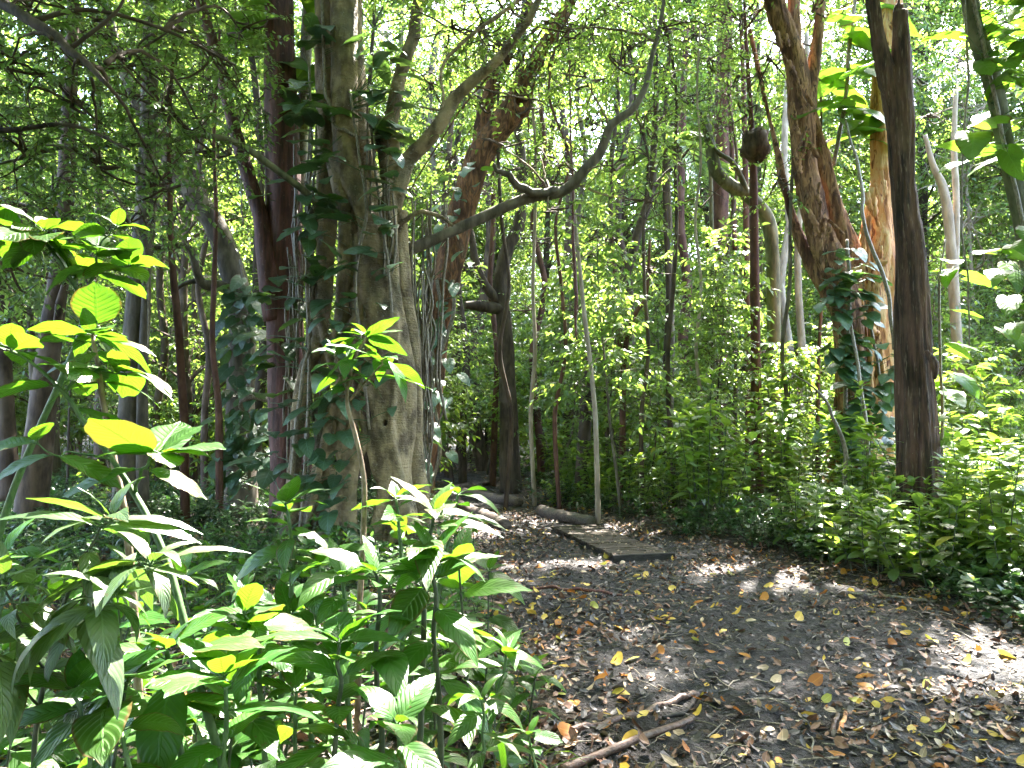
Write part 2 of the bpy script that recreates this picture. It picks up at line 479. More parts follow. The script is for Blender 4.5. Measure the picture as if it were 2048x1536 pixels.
def stem_mat(name, a, b):
    k = NT(name); n = k.noise(k.obj(1, 1, .4), 60, 4)
    return k.done(k.bsdf(k.mix(k.sm(n, .35, .65), a, b), .55, .4, k.bump(n, .3, .004)))
M['stem_green'] = stem_mat('green_stem', (.03, .07, .02), (.07, .12, .04))
M['stem_dark'] = stem_mat('dark_stem', (.02, .035, .014), (.05, .06, .03))
M['stem_wood'] = stem_mat('woody_stem', (.12, .075, .05), (.25, .18, .13))
M['vine_wood'] = stem_mat('vine_wood', (.10, .08, .055), (.24, .2, .15))
M['vine_red'] = stem_mat('hanging_root_bark', (.07, .022, .016), (.16, .06, .045))

# ------------------------------------------------------------------ foliage growing
LIT = [tuple(P(a, b, c)) + (r,) for a, b, c, r in [  # chosen spots to be sunlit; the crowns are opened along the sun direction
    (130, 1140, 2.0, .5), (330, 1180, 2.0, .28), (230, 640, 2.6, .35), (110, 470, 2.8, .4), (310, 900, 2.7, .3), (740, 690, 3.4, .35),
    (490, 1230, 2.2, .14), (300, 1400, 2.0, .14), (780, 1010, 3.0, .28), (900, 1150, 2.6, .25), (960, 1270, 2.5, .18), (30, 900, 2.2, .3),
    (1150, 1110, 9.3, .1), (1260, 1250, 6.2, -.08), (1830, 1255, 6.2, -.12), (1760, 1170, 7.7, -.14), (1350, 1090, 9.9, -.1),
    (2010, 890, 9.8, 1.0), (1150, 900, 13, .8), (1350, 860, 14, .9), (1600, 900, 14, 1.0), (1450, 780, 16, 1.0), (1250, 700, 16, .8), (1100, 640, 18, .9), (950, 800, 20, 1.0), (2000, 700, 12, 2.6), (1950, 560, 18, 2.5), (1890, 770, 16, 1.5), (2045, 960, 9, .5), (1980, 300, 9, .9),
    (1560, 850, 17, 1.2), (1500, 900, 19, 1.3), (1300, 790, 14, .5), (940, 880, 26, 1.5), (1420, 720, 22, 1.5), (680, 1190, 3.2, .25),
    (1560, 330, 12, .5), (1700, 230, 13, .7), (600, 1210, 4.5, .3), (820, 960, 8.5, .35)]]
LITQ = np.array([q[:3] for q in LIT]); LITR = np.array([q[3] for q in LIT])

def shade_keep(pos, thr=.72):
    """False where foliage is left out on purpose to let a shaft of sun through"""
    d = pos[:, None] - LITQ[None]
    al = (d * S).sum(2)
    off = np.linalg.norm(d - al[..., None] * S, axis=2)
    hit = ((off < LITR[None] + .3) & (al > .25)).any(1)
    g = pos - S * (pos[:, 2:3] / S[2])
    n = .68 * vn2(g[:, 0] / 1.1 + 40, g[:, 1] / 1.3, 91) + .32 * vn2(g[:, 0] / .36, g[:, 1] / .4, 92)
    return ~hit & (n < thr)

def spray_arrays(base, d, ln, k, leafL, g, sag=.25, ratio=.48, jit=.3, hang=.25):
    n = len(base)
    t = np.linspace(.12, 1, k)[None] + g.uniform(-.03, .03, (n, k)); t[:, -1] = 1
    pos = base[:, None] + d[:, None] * (ln[:, None] * t)[..., None]
    pos[..., 2] -= sag * ln[:, None] * t ** 2
    tan = np.repeat(d[:, None], k, 1); tan[..., 2] -= 2 * sag * t; tan = nrm(tan)
    side = nrm(np.cross(tan, np.array([.02, .03, 1.0])))
    sg = np.where(np.arange(k) % 2 == 0, 1.0, -1.0)[None, :, None]
    D = tan * .55 + side * sg * .95 + g.normal(0, jit, (n, k, 3)); D[..., 2] -= hang
    D[:, -1] = tan[:, -1] + g.normal(0, .15, (n, 3))
    N = np.array([0, 0, 1.0]) + g.normal(0, .38, (n, k, 3))
    L = leafL * g.uniform(.6, 1.2, (n, k)) * (1 - .25 * np.abs(t - .55))
    m = np.linspace(0, 1, 4)[None]
    poly = base[:, None] + d[:, None] * (ln[:, None] * m)[..., None]
    poly[..., 2] -= sag * ln[:, None] * m ** 2
    return pos.reshape(-1, 3), D.reshape(-1, 3), N.reshape(-1, 3), L.ravel(), (L * ratio * g.uniform(.85, 1.15, L.shape)).ravel(), poly

def grow_crown(mb, clumps, g, dens=26, k=11, leafL=.09, twig=(.45, .85), tpl='tiny', keep=None, ratio=.48, flat=.75, sag=.25, twr=.006, hang=.25, inner=7, curl=.25):
    """leafy sprays round each clump centre; clumps: (centre, radius)"""
    for c, r in clumps:
        c = np.asarray(c, float)
        n = max(4, int(dens * r ** 2.1))
        u = nrm(g.normal(0, 1, (n, 3))); rr = r * g.random(n) ** .42
        base = c + u * rr[:, None] * np.array([1, 1, flat])
        d = u * .55 + g.normal(0, .5, (n, 3)) * np.array([1, 1, .35]); d[:, 2] += .12
        d = nrm(d)
        if keep is not None:
            kp = keep(base + d * .35)
            base, d = base[kp], d[kp]; n = len(base)
        if n == 0:
            continue
        ln = g.uniform(*twig, n)
        p, D, N, L, W, poly = spray_arrays(base, d, ln, k, leafL, g, sag, ratio, hang=hang)
        cl = np.repeat(g.random(n) * .5, k) + g.random(n * k) * .5
        mb.leaves(tpl, p, D, N, L, W, curl, 0, cl, rg=g)
        mb.twigs(poly, np.full(n, twr), np.full(n, twr * .4), 1)
        ni = min(inner, n)
        if ni:
            idx = g.choice(n, ni, replace=False)
            s = np.linspace(0, 1, 6)[None, :, None]
            b0 = c + g.normal(0, .05, (ni, 3)); b1 = base[idx]
            pl = b0[:, None] * (1 - s) + b1[:, None] * s + (g.normal(0, .14 * r, (ni, 1, 3)) * (s * (1 - s) * 4))
            mb.twigs(pl, np.full(ni, twr * 3.2), np.full(ni, twr * 1.2), 1, sides=4)

def limb_to(mb, a, b, r0, r1, g, mat=0, bend=.18, sides=7, n=14):
    a = np.asarray(a, float); b = np.asarray(b, float); L = np.linalg.norm(b - a)
    mid = (a + b) / 2 + g.normal(0, bend * L * .45, 3) + np.array([0, 0, bend * L * .3])
    q = a * .7 + mid * .3 + np.array([0, 0, .05 * L])
    pts = catmull([a, q, mid, b], n)
    pts += g.normal(0, .008 * L, pts.shape) * np.sin(np.linspace(0, math.pi, n))[:, None]
    mb.tube(pts, np.linspace(r0, r1, n), sides, mat, rough=.12, seed=int(g.integers(99)))

def voxel_fuse(mb, mats, name, vox, origin, smooth_it=3, disp=None):
    me = mb.mesh(name + '_raw', mats, True, origin)
    o = bpy.data.objects.new('raw', me); col.objects.link(o)
    md = o.modifiers.new('r', 'REMESH'); md.mode = 'VOXEL'; md.voxel_size = vox; md.use_smooth_shade = True
    ms = o.modifiers.new('s', 'SMOOTH'); ms.factor = .5; ms.iterations = smooth_it
    dg = bpy.context.evaluated_depsgraph_get()
    m2 = bpy.data.meshes.new_from_object(o.evaluated_get(dg), depsgraph=dg)
    bpy.data.objects.remove(o); bpy.data.meshes.remove(me)
    m2.name = name
    nv = len(m2.vertices); co = np.zeros(nv * 3, np.float32); no = np.zeros(nv * 3, np.float32)
    m2.vertices.foreach_get('co', co); m2.vertices.foreach_get('normal', no)
    co = co.reshape(-1, 3); no = no.reshape(-1, 3)
    if disp is not None:
        co = co + no * disp(co.astype(float))[:, None].astype(np.float32)
        m2.vertices.foreach_set('co', co.ravel())
    m2.polygons.foreach_set('use_smooth', np.ones(len(m2.polygons), bool))
    m2.materials.clear()
    for m in (mats if isinstance(mats, (list, tuple)) else [mats]): m2.materials.append(m)
    m2.update()
    return m2

def fb3(co, sx, sz, seed, octv=3):
    return .5 * (fbm2(co[:, 0] * sx + co[:, 1] * sx * .6, co[:, 2] * sz, seed, octv) + fbm2(co[:, 1] * sx - co[:, 0] * .35 * sx, co[:, 2] * sz + 7.7, seed + 5, octv)) - .5

def PL(pts, n=None, dy=0.0):
    """photo polyline (px, py, Y, width px) -> points and radii in metres"""
    W = np.array([P(a, b, c + dy) for a, b, c, _ in pts])
    r = np.array([wd * .5 * (c + dy) / F for _, _, c, wd in pts])
    n = n or max(8, len(pts) * 6)
    pp = catmull(W, n); rr = np.interp(np.linspace(0, len(pts) - 1, n), np.arange(len(pts)), r)
    return pp, rr

def climb_leaves(mb, pos, L, g, face=(0, -1, 0), tpl='heart', ratio=.78, droop=.45, mat=0, spread=.5, up=.75):
    """broad leaves held out on petioles, tips hanging"""
    n = len(pos)
    out = nrm(np.asarray(face, float) + g.normal(0, spread, (n, 3)) * np.array([1, 1, .15]))
    D = out * .9; D[:, 2] -= droop + g.normal(0, .22, n)
    N = np.array([0, 0, 1.0]) * up + out * .45 + g.normal(0, .22, (n, 3))
    tip = pos + out * (L * .35)[:, None] + np.array([0, 0, .06]) * g.random(n)[:, None]
    mb.leaves(tpl, tip, D, N, L, L * ratio * g.uniform(.85, 1.1, n), g.uniform(.1, .4, n), mat, twist=g.normal(0, .25, n), rg=g)
    s = np.linspace(0, 1, 4)[None, :, None]
    pl = pos[:, None] * (1 - s) + tip[:, None] * s + np.array([0, 0, .05]) * (s * (1 - s) * 4)
    mb.twigs(pl, np.full(n, .004), np.full(n, .003), 1, sides=4)

def wander(a, b, n, g, amp, freq=3):
    a = np.asarray(a, float); b = np.asarray(b, float)
    t = np.linspace(0, 1, n)[:, None]
    p = a * (1 - t) + b * t
    for kf in range(1, freq + 1):
        p = p + g.normal(0, amp / kf, 3) * np.sin(t * math.pi * kf + g.uniform(0, 6.28)) * np.minimum(1, 6 * t * 1) 
    return p

# ------------------------------------------------------------------ ground and path
def grid_mesh(name, X, Y, Z, mat):
    ny, nx = X.shape
    mb = MB()
    V = np.stack([X, Y, Z], -1).reshape(-1, 3)
    i, j = np.meshgrid(np.arange(ny - 1), np.arange(nx - 1), indexing='ij')
    Q = np.stack([i * nx + j, i * nx + j + 1, (i + 1) * nx + j + 1, (i + 1) * nx + j], -1).reshape(-1, 4)
    mb.add(V, Q)
    return mb.mesh(name, mat)

def soil_mat():
    k = NT('forest_soil'); o = k.obj()
    n1 = k.noise(o, 3, 6); n2 = k.noise(o, 22, 5, .65); n3 = k.noise(o, 110, 3)
    c = k.mix(k.sm(n1, .35, .65), (.018, .013, .010), (.055, .040, .028))
    c = k.mix(k.math('MULTIPLY', k.sm(n2, .52, .66), .7), c, (.095, .068, .045))
    c = k.mix(k.math('MULTIPLY', k.sm(n3, .58, .7), .5), c, (.14, .11, .08))
    return k.done(k.bsdf(c, .85, .3, k.bump(k.math('ADD', k.math('MULTIPLY', n2, 1.5), n3), .8, .03)))

def mud_mat():
    k = NT('wet_mud'); o = k.obj()
    n1 = k.noise(o, 1.3, 5); n2 = k.noise(o, 9, 6, .65); n3 = k.noise(o, 70, 4, .6); v = k.voro(o, 55); v2 = k.voro(o, 24)
    c = k.mix(k.sm(n1, .35, .65), (.014, .0108, .0112), (.030, .0235, .0228))
    c = k.mix(k.math('MULTIPLY', k.sm(n2, .5, .68), .6), c, (.011, .009, .009))
    peb = k.math('MULTIPLY', k.sm(v, .28, .12), k.sm(n3, .42, .58))
    c = k.mix(k.math('MULTIPLY', peb, .75), c, (.075, .066, .066))
    c = k.mix(k.math('MULTIPLY', k.sm(n3, .6, .72), .5), c, (.07, .056, .05))
    rg = k.math('MULTIPLY_ADD', k.sm(n1, .42, .62), .3, .42)
    rg = k.math('ADD', rg, k.math('MULTIPLY', n2, .18))
    h = k.math('ADD', k.math('MULTIPLY', n2, 2.0), k.math('ADD', k.math('MULTIPLY', n3, .7), k.math('ADD', k.math('MULTIPLY', peb, .5), k.math('MULTIPLY', v2, -.4))))
    return k.done(k.bsdf(c, rg, .35, k.bump(h, 1, .045)))

M['soil'] = soil_mat(); M['mud'] = mud_mat()

def spaced(a, b, fine0, fine1, n):
    t = np.linspace(-1, 1, n); t = np.sign(t) * np.abs(t) ** 2.2
    return np.where(t < 0, fine0 + (fine0 - a) * t, fine1 + (b - fine1) * t)
gx = np.concatenate([np.linspace(-160, -14, 40)[:-1], np.linspace(-14, 14, 180), np.linspace(14, 160, 40)[1:]])
gy = np.concatenate([np.linspace(-30, -2, 16)[:-1], np.linspace(-2, 30, 210), np.linspace(30, 200, 60)[1:]])
X, Y = np.meshgrid(gx, gy)
ground = part('ground', grid_mesh('ground', X, Y, gh(X, Y), M['soil']))
tag(ground, kind='structure')

yy = np.concatenate([np.linspace(-3, 2.5, 30)[:-1], np.linspace(2.5, 9, 230)[:-1], np.linspace(9, 32, 230)])
ss = np.linspace(-1.25, 1.25, 190)
SS, YY = np.meshgrid(ss, yy)
xm, hw = path_mid(YY)
XX = xm + SS * hw
edge = np.abs(SS) + .22 * (fbm2(XX / .8, YY / .8, 31) - .5) + .16 * (fbm2(XX / .22, YY / .22, 33) - .5)
ZZ = gh(XX, YY) + .022 - .16 * smooth(.82, 1.12, edge) * 1.0
ZZ = ZZ + .06 * (fbm2(XX / .35, YY / .35, 35) - .5) + .045 * (fbm2(XX / .07, YY / .07, 36, 3) - .5)
def path_z(x, y):
    x = np.asarray(x, float); y = np.asarray(y, float)
    xm, hw = path_mid(y); e = np.abs((x - xm) / hw) + .22 * (fbm2(x / .8, y / .8, 31) - .5) + .16 * (fbm2(x / .22, y / .22, 33) - .5)
    z = gh(x, y) + .022 - .16 * smooth(.82, 1.12, e) + .06 * (fbm2(x / .35, y / .35, 35) - .5) + .045 * (fbm2(x / .07, y / .07, 36, 3) - .5)
    return np.maximum(z, gh(x, y))
path = part('path', grid_mesh('path', XX, YY, ZZ, M['mud']))
tag(path, kind='structure')

# ------------------------------------------------------------------ the fig with its fused roots
def base_of(px, Y):
    x = (px - 1024) / F * Y
    return np.array([x, Y, GH(x, Y)])

g = np.random.default_rng(5)
fb = base_of(725, 10.8)
fig = thing('fig_tree', 'huge pale strangler fig of fused roots wrapped in broad-leaved creeper', 'tree', fb)
mb = MB()
strands = [
    [(688, -160, 10.75, 66), (686, 0, 10.7, 60), (688, 150, 10.65, 60), (690, 260, 10.6, 60), (698, 340, 10.55, 58), (730, 430, 10.45, 50), (750, 560, 10.4, 54), (770, 640, 10.38, 58), (792, 740, 10.35, 50), (800, 850, 10.35, 46), (795, 930, 10.3, 46), (778, 1000, 10.25, 44), (792, 1090, 10.1, 50)],
    [(650, -160, 10.95, 52), (648, 100, 10.95, 50), (655, 300, 10.9, 50), (652, 450, 10.8, 52), (648, 600, 10.7, 44), (636, 690, 10.55, 38), (612, 740, 10.45, 34), (598, 820, 10.4, 32), (590, 920, 10.35, 30), (584, 1000, 10.3, 34), (572, 1090, 10.2, 36)],
    [(672, 320, 10.65, 46), (690, 450, 10.5, 40), (684, 600, 10.45, 34), (676, 700, 10.45, 32), (690, 800, 10.4, 30), (704, 880, 10.35, 34), (684, 950, 10.25, 38), (668, 1020, 10.15, 40), (648, 1100, 10.0, 44)],
    [(752, 240, 10.8, 34), (775, 285, 10.6, 52), (778, 340, 10.55, 48), (782, 430, 10.5, 30), (786, 520, 10.45, 28), (790, 600, 10.4, 30), (804, 680, 10.4, 34), (818, 770, 10.4, 36), (818, 870, 10.4, 34), (808, 950, 10.4, 36), (824, 1090, 10.3, 44)],
    [(716, 470, 10.5, 40), (738, 580, 10.36, 46), (760, 650, 10.3, 44), (768, 740, 10.3, 40), (764, 810, 10.3, 38), (752, 860, 10.25, 38), (766, 910, 10.25, 40), (770, 980, 10.2, 40), (752, 1090, 10.05, 40)],
    [(752, 850, 10.3, 34), (728, 880, 10.25, 30), (708, 930, 10.2, 30), (700, 1010, 10.15, 32), (700, 1095, 10.0, 36)],
    [(804, 900, 10.4, 36), (800, 980, 10.2, 40), (826, 1050, 9.9, 36), (858, 1110, 9.6, 28)],
    [(640, 560, 10.9, 40), (636, 700, 10.85, 40), (650, 850, 10.8, 46), (640, 960, 10.7, 44), (622, 1090, 10.5, 50)],
    [(800, 420, 10.9, 34), (806, 560, 10.9, 40), (826, 700, 10.9, 36), (828, 900, 10.85, 40), (842, 1060, 10.8, 50)],
    [(680, -160, 11.2, 80), (690, 200, 11.2, 80), (718, 380, 11.2, 90), (726, 600, 11.2, 84), (728, 720, 11.25, 70), (728, 800, 11.3, 40)],
]
for i, s in enumerate(strands):
    p, r = PL(s, 40)
    r = r * (.86 if i < 9 else 1) * (1 + .16 * (vn2(np.linspace(0, 9, 40), np.full(40, i * 3.3), 61) - .5) * 2)
    mb.tube(p, r, 12, 0, rough=.10, seed=i, flute=.05, fn=3)
for i in range(9):                                        # thinner roots welded to the trunk
    x0 = g.uniform(640, 800); x1 = g.choice([g.uniform(600, 700), g.uniform(770, 840)]); y0 = g.uniform(380, 640)
    pts = [(x0, y0, 10.55, g.uniform(9, 18))]
    for q in np.linspace(.2, 1, 6):
        x = x0 * (1 - q) + x1 * q + g.normal(0, 12)
        pts.append((x, y0 * (1 - q) + 1090 * q, 10.42 - .35 * q, g.uniform(10, 20)))
    p, r = PL(pts, 36); mb.tube(p, r, 8, 0, rough=.1, seed=20 + i)
fd = lambda co: .06 * fb3(co, 5, 1.6, 71) + .016 * fb3(co, 14, 7, 75)
part('trunk', voxel_fuse(mb, M['bark_fig'], 'fig_trunk', .02, fb, 2, fd), fig)
limbs = [
    [(782, 420, 10.6, 44), (800, 370, 10.55, 38), (822, 312, 10.5, 36), (868, 262, 10.4, 33), (905, 205, 10.4, 30), (940, 165, 10.3, 26), (1000, 112, 10.2, 22), (1052, 50, 10.1, 18), (1095, -40, 10, 15), (1150, -150, 9.9, 10)],
    [(765, 300, 10.9, 40), (778, 245, 10.95, 34), (792, 195, 11, 33), (808, 130, 11, 30), (828, 60, 11, 28), (846, -30, 11, 26), (880, -200, 11, 18)],
    [(770, 512, 11.0, 40), (830, 496, 11.2, 34), (900, 466, 11.3, 30), (980, 430, 11.4, 33), (1060, 396, 11.4, 30), (1130, 380, 11.4, 31), (1172, 342, 11.35, 29), (1200, 300, 11.3, 27), (1220, 248, 11.2, 25), (1266, 216, 11.2, 20), (1290, 175, 11.2, 18), (1305, 110, 11.2, 14), (1325, 20, 11.1, 11), (1335, -80, 11, 8)],
    [(1120, 381, 11.4, 22), (1085, 386, 11.3, 20), (1040, 374, 11.25, 18), (1015, 352, 11.2, 14), (985, 330, 11.2, 8)],
    [(660, 430, 10.6, 12), (630, 404, 10.35, 15), (598, 374, 10.2, 16), (530, 322, 10, 16), (472, 286, 9.9, 15), (400, 272, 9.8, 12), (330, 286, 9.7, 11), (230, 292, 9.5, 9), (130, 296, 9.4, 8), (40, 318, 9.3, 7), (-80, 345, 9.2, 5)],
    [(400, 272, 9.8, 8), (365, 258, 9.8, 7), (345, 226, 9.8, 7), (300, 222, 9.75, 5), (265, 236, 9.7, 4)],
    [(790, 455, 10.8, 12), (840, 425, 10.8, 10), (880, 432, 10.8, 9), (905, 452, 10.8, 6)],
    [(1095, -40, 10, 12), (1010, 20, 9.9, 9), (890, 120, 9.8, 7), (886, 190, 9.8, 6), (880, 218, 9.8, 5), (840, 212, 9.8, 4)],
]
for i, s in enumerate(limbs):
    m = MB(); p, r = PL(s, 60); r = r * (.72 if i == 2 else .9)
    p = p + np.stack([.05 * (vn2(np.linspace(0, 11, 60), np.full(60, i + k * 9.), 12 + k) - .5) for k in range(3)], 1) * min(1, r.max() / .08)
    m.tube(p, r, 12, 0, rough=.09, seed=40 + i)
    part('limb', m.mesh('fig_limb', M['bark_fig' if i not in (2, 3, 4, 5) else 'bark_grey' if i in (2, 3) else 'bark_green'], True, fb), fig)
for c in range(5):                                        # curtains of hanging roots either side of the trunk
    x0 = [596, 852, 845, 618, 770][c]; yA = [420, 440, 560, 300, 300][c]; dY = [10.9, 11.3, 11.1, 10.7, 10.35][c]
    for i in range([14, 15, 8, 12, 8][c]):
        x = x0 + g.normal(0, [14, 24, 14, 10, 26][c]); ya = yA + g.normal(0, 70); yb = min(1075, ya + g.uniform(260, 640))
        pts = [(x, ya, dY, 3)]
        for q in np.linspace(.2, 1, 6):
            pts.append((x + g.normal(0, 5), ya + (yb - ya) * q, dY + g.normal(0, .04), g.uniform(3, 7)))
        p, r = PL(pts, 30); m = MB(); m.tube(p, r, 5, 0, seed=i)
        part('hanging_root', m.mesh('fig_hanging_root', M['vine_wood'], True, fb), fig)
# surface roots running out over the ground
for a, ln, w0 in [(-2.6, 1.7, .10), (-2.0, 1.3, .08), (-1.3, 1.6, .09), (-.7, 1.4, .08), (-.2, 1.6, .1), (3.0, 1.8, .1)]:
    t = np.linspace(.35, ln, 18); x = fb[0] + np.cos(a + .25 * np.sin(t * 2)) * t; y = fb[1] + np.sin(a + .25 * np.sin(t * 2)) * t
    z = gh(x, y) + .04 + .32 * np.exp(-t * 2.2) - .05 * t / ln
    m = MB(); m.tube(np.stack([x, y, z], 1), np.linspace(w0, .02, 18), 8, 0, rough=.1)
    part('surface_root', m.mesh('fig_surface_root', M['bark_fig'], True, fb), fig)

# ------------------------------------------------------------------ dark red trunk with its side stem
rb = base_of(588, 11.6)
red = thing('red_barked_tree', 'straight dark red-barked tree with a slender stem forking low from it', 'tree', rb)
m = MB()
p, r = PL([(552, -420, 11.6, 56), (554, -150, 11.6, 60), (557, 0, 11.6, 61), (562, 200, 11.6, 66), (568, 400, 11.6, 71), (569, 600, 11.6, 74), (575, 800, 11.6, 76), (584, 950, 11.6, 84), (588, 1070, 11.6, 104)], 90)
m.tube(p, r, 28, 0, rough=.055, seed=3, flute=.03, fn=4)
part('trunk', m.mesh('red_trunk', M['bark_red'], True, rb), red)
m = MB()
p, r = PL([(552, 640, 11.5, 50), (540, 560, 11.42, 46), (530, 490, 11.4, 40), (522, 435, 11.4, 32), (505, 380, 11.4, 30), (484, 310, 11.4, 28), (462, 230, 11.4, 25), (436, 120, 11.4, 24), (405, 20, 11.4, 22), (380, -100, 11.4, 18), (350, -260, 11.4, 14)], 70)
m.tube(p, r, 18, 0, rough=.07, seed=5)
part('side_stem', m.mesh('red_side_stem', M['bark_red'], True, rb), red)

# ------------------------------------------------------------------ leaning flaky tree behind the fig
lb = base_of(836, 15.0)
lean = thing('flaky_barked_tree', 'leaning flaky brown-barked tree just behind the fig, with a hollow broken knob', 'tree', lb)
mb = MB()
p, r = PL([(828, 1050, 15, 92), (836, 960, 15, 68), (846, 860, 15, 62), (860, 740, 15, 58), (878, 620, 15, 56), (905, 500, 15, 56), (930, 400, 15, 54), (958, 315, 15, 54), (1000, 255, 15, 52), (1030, 215, 15, 54)], 60)
mb.tube(p, r, 20, 0, rough=.16, seed=8)
p, r = PL([(1005, 250, 15, 46), (1030, 190, 15.05, 30), (1058, 140, 15.1, 28), (1085, 95, 15.1, 30), (1120, 40, 15.1, 26), (1170, -60, 15.1, 22), (1200, -200, 15.1, 18)], 40)
mb.tube(p, r, 14, 0, rough=.14, seed=9)
p, r = PL([(955, 300, 15.1, 26), (965, 240, 15.3, 30), (985, 170, 15.4, 28), (1020, 100, 15.5, 22), (1060, 0, 15.5, 16)], 30)
mb.tube(p, r, 12, 0, rough=.14, seed=10)
for q in range(16):                                        # ragged rim of the broken hollow
    a = q / 16 * 6.283; c = P(1038, 206, 14.86)
    rim = c + np.array([math.cos(a) * .17, -.05 + .08 * math.sin(q * 2.3), math.sin(a) * .2])
    mb.tube(np.array([rim + np.array([0, .2, 0]), rim, rim + np.array([.02, -.05, .03 * math.sin(q)])]), np.array([.09, .085, .03]), 7, 0)
part('trunk', voxel_fuse(mb, M['bark_flaky'], 'flaky_trunk', .028, lb, 2, lambda co: .07 * fb3(co, 7, 1.6, 171) + .03 * fb3(co, 18, 6, 175)), lean)
for x in (880, 852, 866):
    pts = [(x + 14 * math.sin(i * 1.3 + x), y, 14.72 - .02 * i, 8) for i, y in enumerate(np.linspace(560, 980, 8))]
    pts = [(a + (560 - b) * .10 + 20, b, c, d) for a, b, c, d in pts]
    p, r = PL(pts, 40); m = MB(); m.tube(p, r, 6, 0, rough=.1)
    part('creeper_stem', m.mesh('flaky_creeper_stem', M['vine_wood'], True, lb), lean)

# ------------------------------------------------------------------ big orange paper-barked tree
pb = base_of(1715, 14.6)
paper = thing('paperbark_tree', 'massive peeling paperbark with one orange trunk and one dark leaning trunk', 'tree', pb)
mb = MB()
p, r = PL([(1800, -420, 14.6, 30), (1794, -150, 14.6, 36), (1784, 0, 14.6, 39), (1770, 100, 14.6, 40), (1762, 200, 14.6, 42), (1766, 340, 14.6, 50), (1761, 420, 14.6, 64), (1757, 480, 14.55, 78), (1749, 600, 14.5, 94), (1741, 750, 14.5, 98), (1730, 850, 14.5, 106), (1720, 950, 14.5, 130), (1716, 1010, 14.5, 170), (1712, 1050, 14.5, 220)], 80)
mb.tube(p, r, 24, 0, rough=.12, seed=14, flute=.05, fn=5)
part('trunk', voxel_fuse(mb, M['bark_paper'], 'paper_trunk', .03, pb, 2, lambda co: .11 * fb3(co, 7, .7, 271) + .05 * fb3(co, 16, 2, 275)), paper)
mb = MB()
for i, s in enumerate([
    [(1480, -300, 14.4, 40), (1530, -110, 14.4, 48), (1548, 0, 14.4, 52), (1574, 70, 14.4, 52), (1594, 140, 14.4, 54), (1600, 220, 14.4, 58), (1610, 330, 14.4, 58), (1628, 430, 14.35, 62), (1652, 500, 14.3, 66), (1682, 560, 14.25, 70), (1700, 660, 14.2, 78), (1702, 800, 14.2, 80), (1700, 940, 14.2, 100), (1690, 1050, 14.1, 140)],
    [(1662, -300, 14.6, 20), (1645, -50, 14.55, 24), (1634, 80, 14.5, 28), (1622, 170, 14.5, 36), (1612, 250, 14.45, 44), (1614, 330, 14.45, 44)],
    [(1590, -200, 14.7, 24), (1588, -20, 14.6, 30), (1588, 80, 14.5, 34), (1596, 160, 14.45, 36)],
    [(1618, 190, 14.55, 14), (1634, 270, 14.6, 30), (1652, 350, 14.6, 40), (1672, 430, 14.5, 50), (1700, 520, 14.45, 56), (1715, 640, 14.4, 66), (1705, 800, 14.35, 80)],
    [(1500, 60, 15.2, 8), (1535, 220, 15.1, 12), (1560, 330, 14.9, 17), (1580, 420, 14.8, 22), (1600, 480, 14.7, 30), (1640, 560, 14.5, 34), (1690, 640, 14.3, 40)]]):
    p, r = PL(s, 60); mb.tube(p, r * .8, 18, 0, rough=.14, seed=30 + i)
part('leaning_trunk', voxel_fuse(mb, M['bark_limb'], 'paper_leaning_trunk', .028, pb, 2, lambda co: .10 * fb3(co, 8, .9, 371) + .05 * fb3(co, 18, 2.2, 375)), paper)
def bark_flake(px, py, Y, L, Wd, ang, parent, org, mat, lift=.1):
    """a strip of loose bark curling away from the trunk"""
    m = MB(); c = P(px, py, Y); n = 12; k = 5
    t = np.linspace(0, 1, n); u = np.linspace(-.5, .5, k)
    ax = np.array([math.cos(ang), 0, math.sin(ang)]); sd = np.array([-math.sin(ang), 0, math.cos(ang)])
    Wt = Wd * (.55 + .45 * np.sin(t * 2.6 + .4)) * (1 + .25 * np.sin(t * 17))
    V = c + ax * (t * L)[:, None, None] + sd * (u[None, :] * Wt[:, None])[..., None] + np.array([0, -1, 0]) * (lift * t[:, None] ** 1.5 + .05 * (1 - (2 * u[None]) ** 2))[..., None]
    V = V.reshape(-1, 3); V2 = V + np.array([0, .012, 0])
    i, j = np.meshgrid(np.arange(n - 1), np.arange(k - 1), indexing='ij')
    q = np.stack([i * k + j, i * k + j + 1, (i + 1) * k + j + 1, (i + 1) * k + j], -1).reshape(-1, 4)
    m.add(np.vstack([V, V2]), np.vstack([q, q[:, ::-1] + n * k]))
    part('bark_flake', m.mesh('bark_flake', mat, True, org), parent)
for a in [(1700, 545, 14.1, .55, .16, .25, .3), (1708, 640, 14.05, .5, .16, -1.75, .12), (1758, 668, 14.0, .3, .12, 2.7, .22), (1742, 690, 14.05, .95, .13, -1.65, .1), (1762, 700, 14.05, .7, .08, -1.55, .08), (1722, 590, 14.1, .8, .1, -1.5, .05), (1748, 775, 14.0, .35, .2, -1.4, .1), (1735, 470, 14.12, .7, .1, -1.6, .05)]:
    bark_flake(*a[:6], paper, pb, M['bark_paper'], a[6])

gq = np.random.default_rng(44)
for i in range(34):                                        # shaggy loose strips all over both trunks
    y = gq.uniform(60, 560); xl = np.interp(y, [0, 140, 330, 430, 560], [1548, 1594, 1612, 1632, 1686])
    bark_flake(xl + gq.uniform(-22, 22), y, 14.12, gq.uniform(.2, .55), gq.uniform(.05, .12), -1.5 + gq.normal(0, .2), paper, pb, M['bark_limb'], gq.uniform(.03, .12))
for i in range(22):
    y = gq.uniform(320, 800); xl = np.interp(y, [300, 480, 600, 800], [1764, 1757, 1748, 1736])
    bark_flake(xl + gq.uniform(-34, 24), y, 14.12, gq.uniform(.2, .6), gq.uniform(.05, .13), -1.55 + gq.normal(0, .15), paper, pb, M['bark_paper'], gq.uniform(.02, .1))

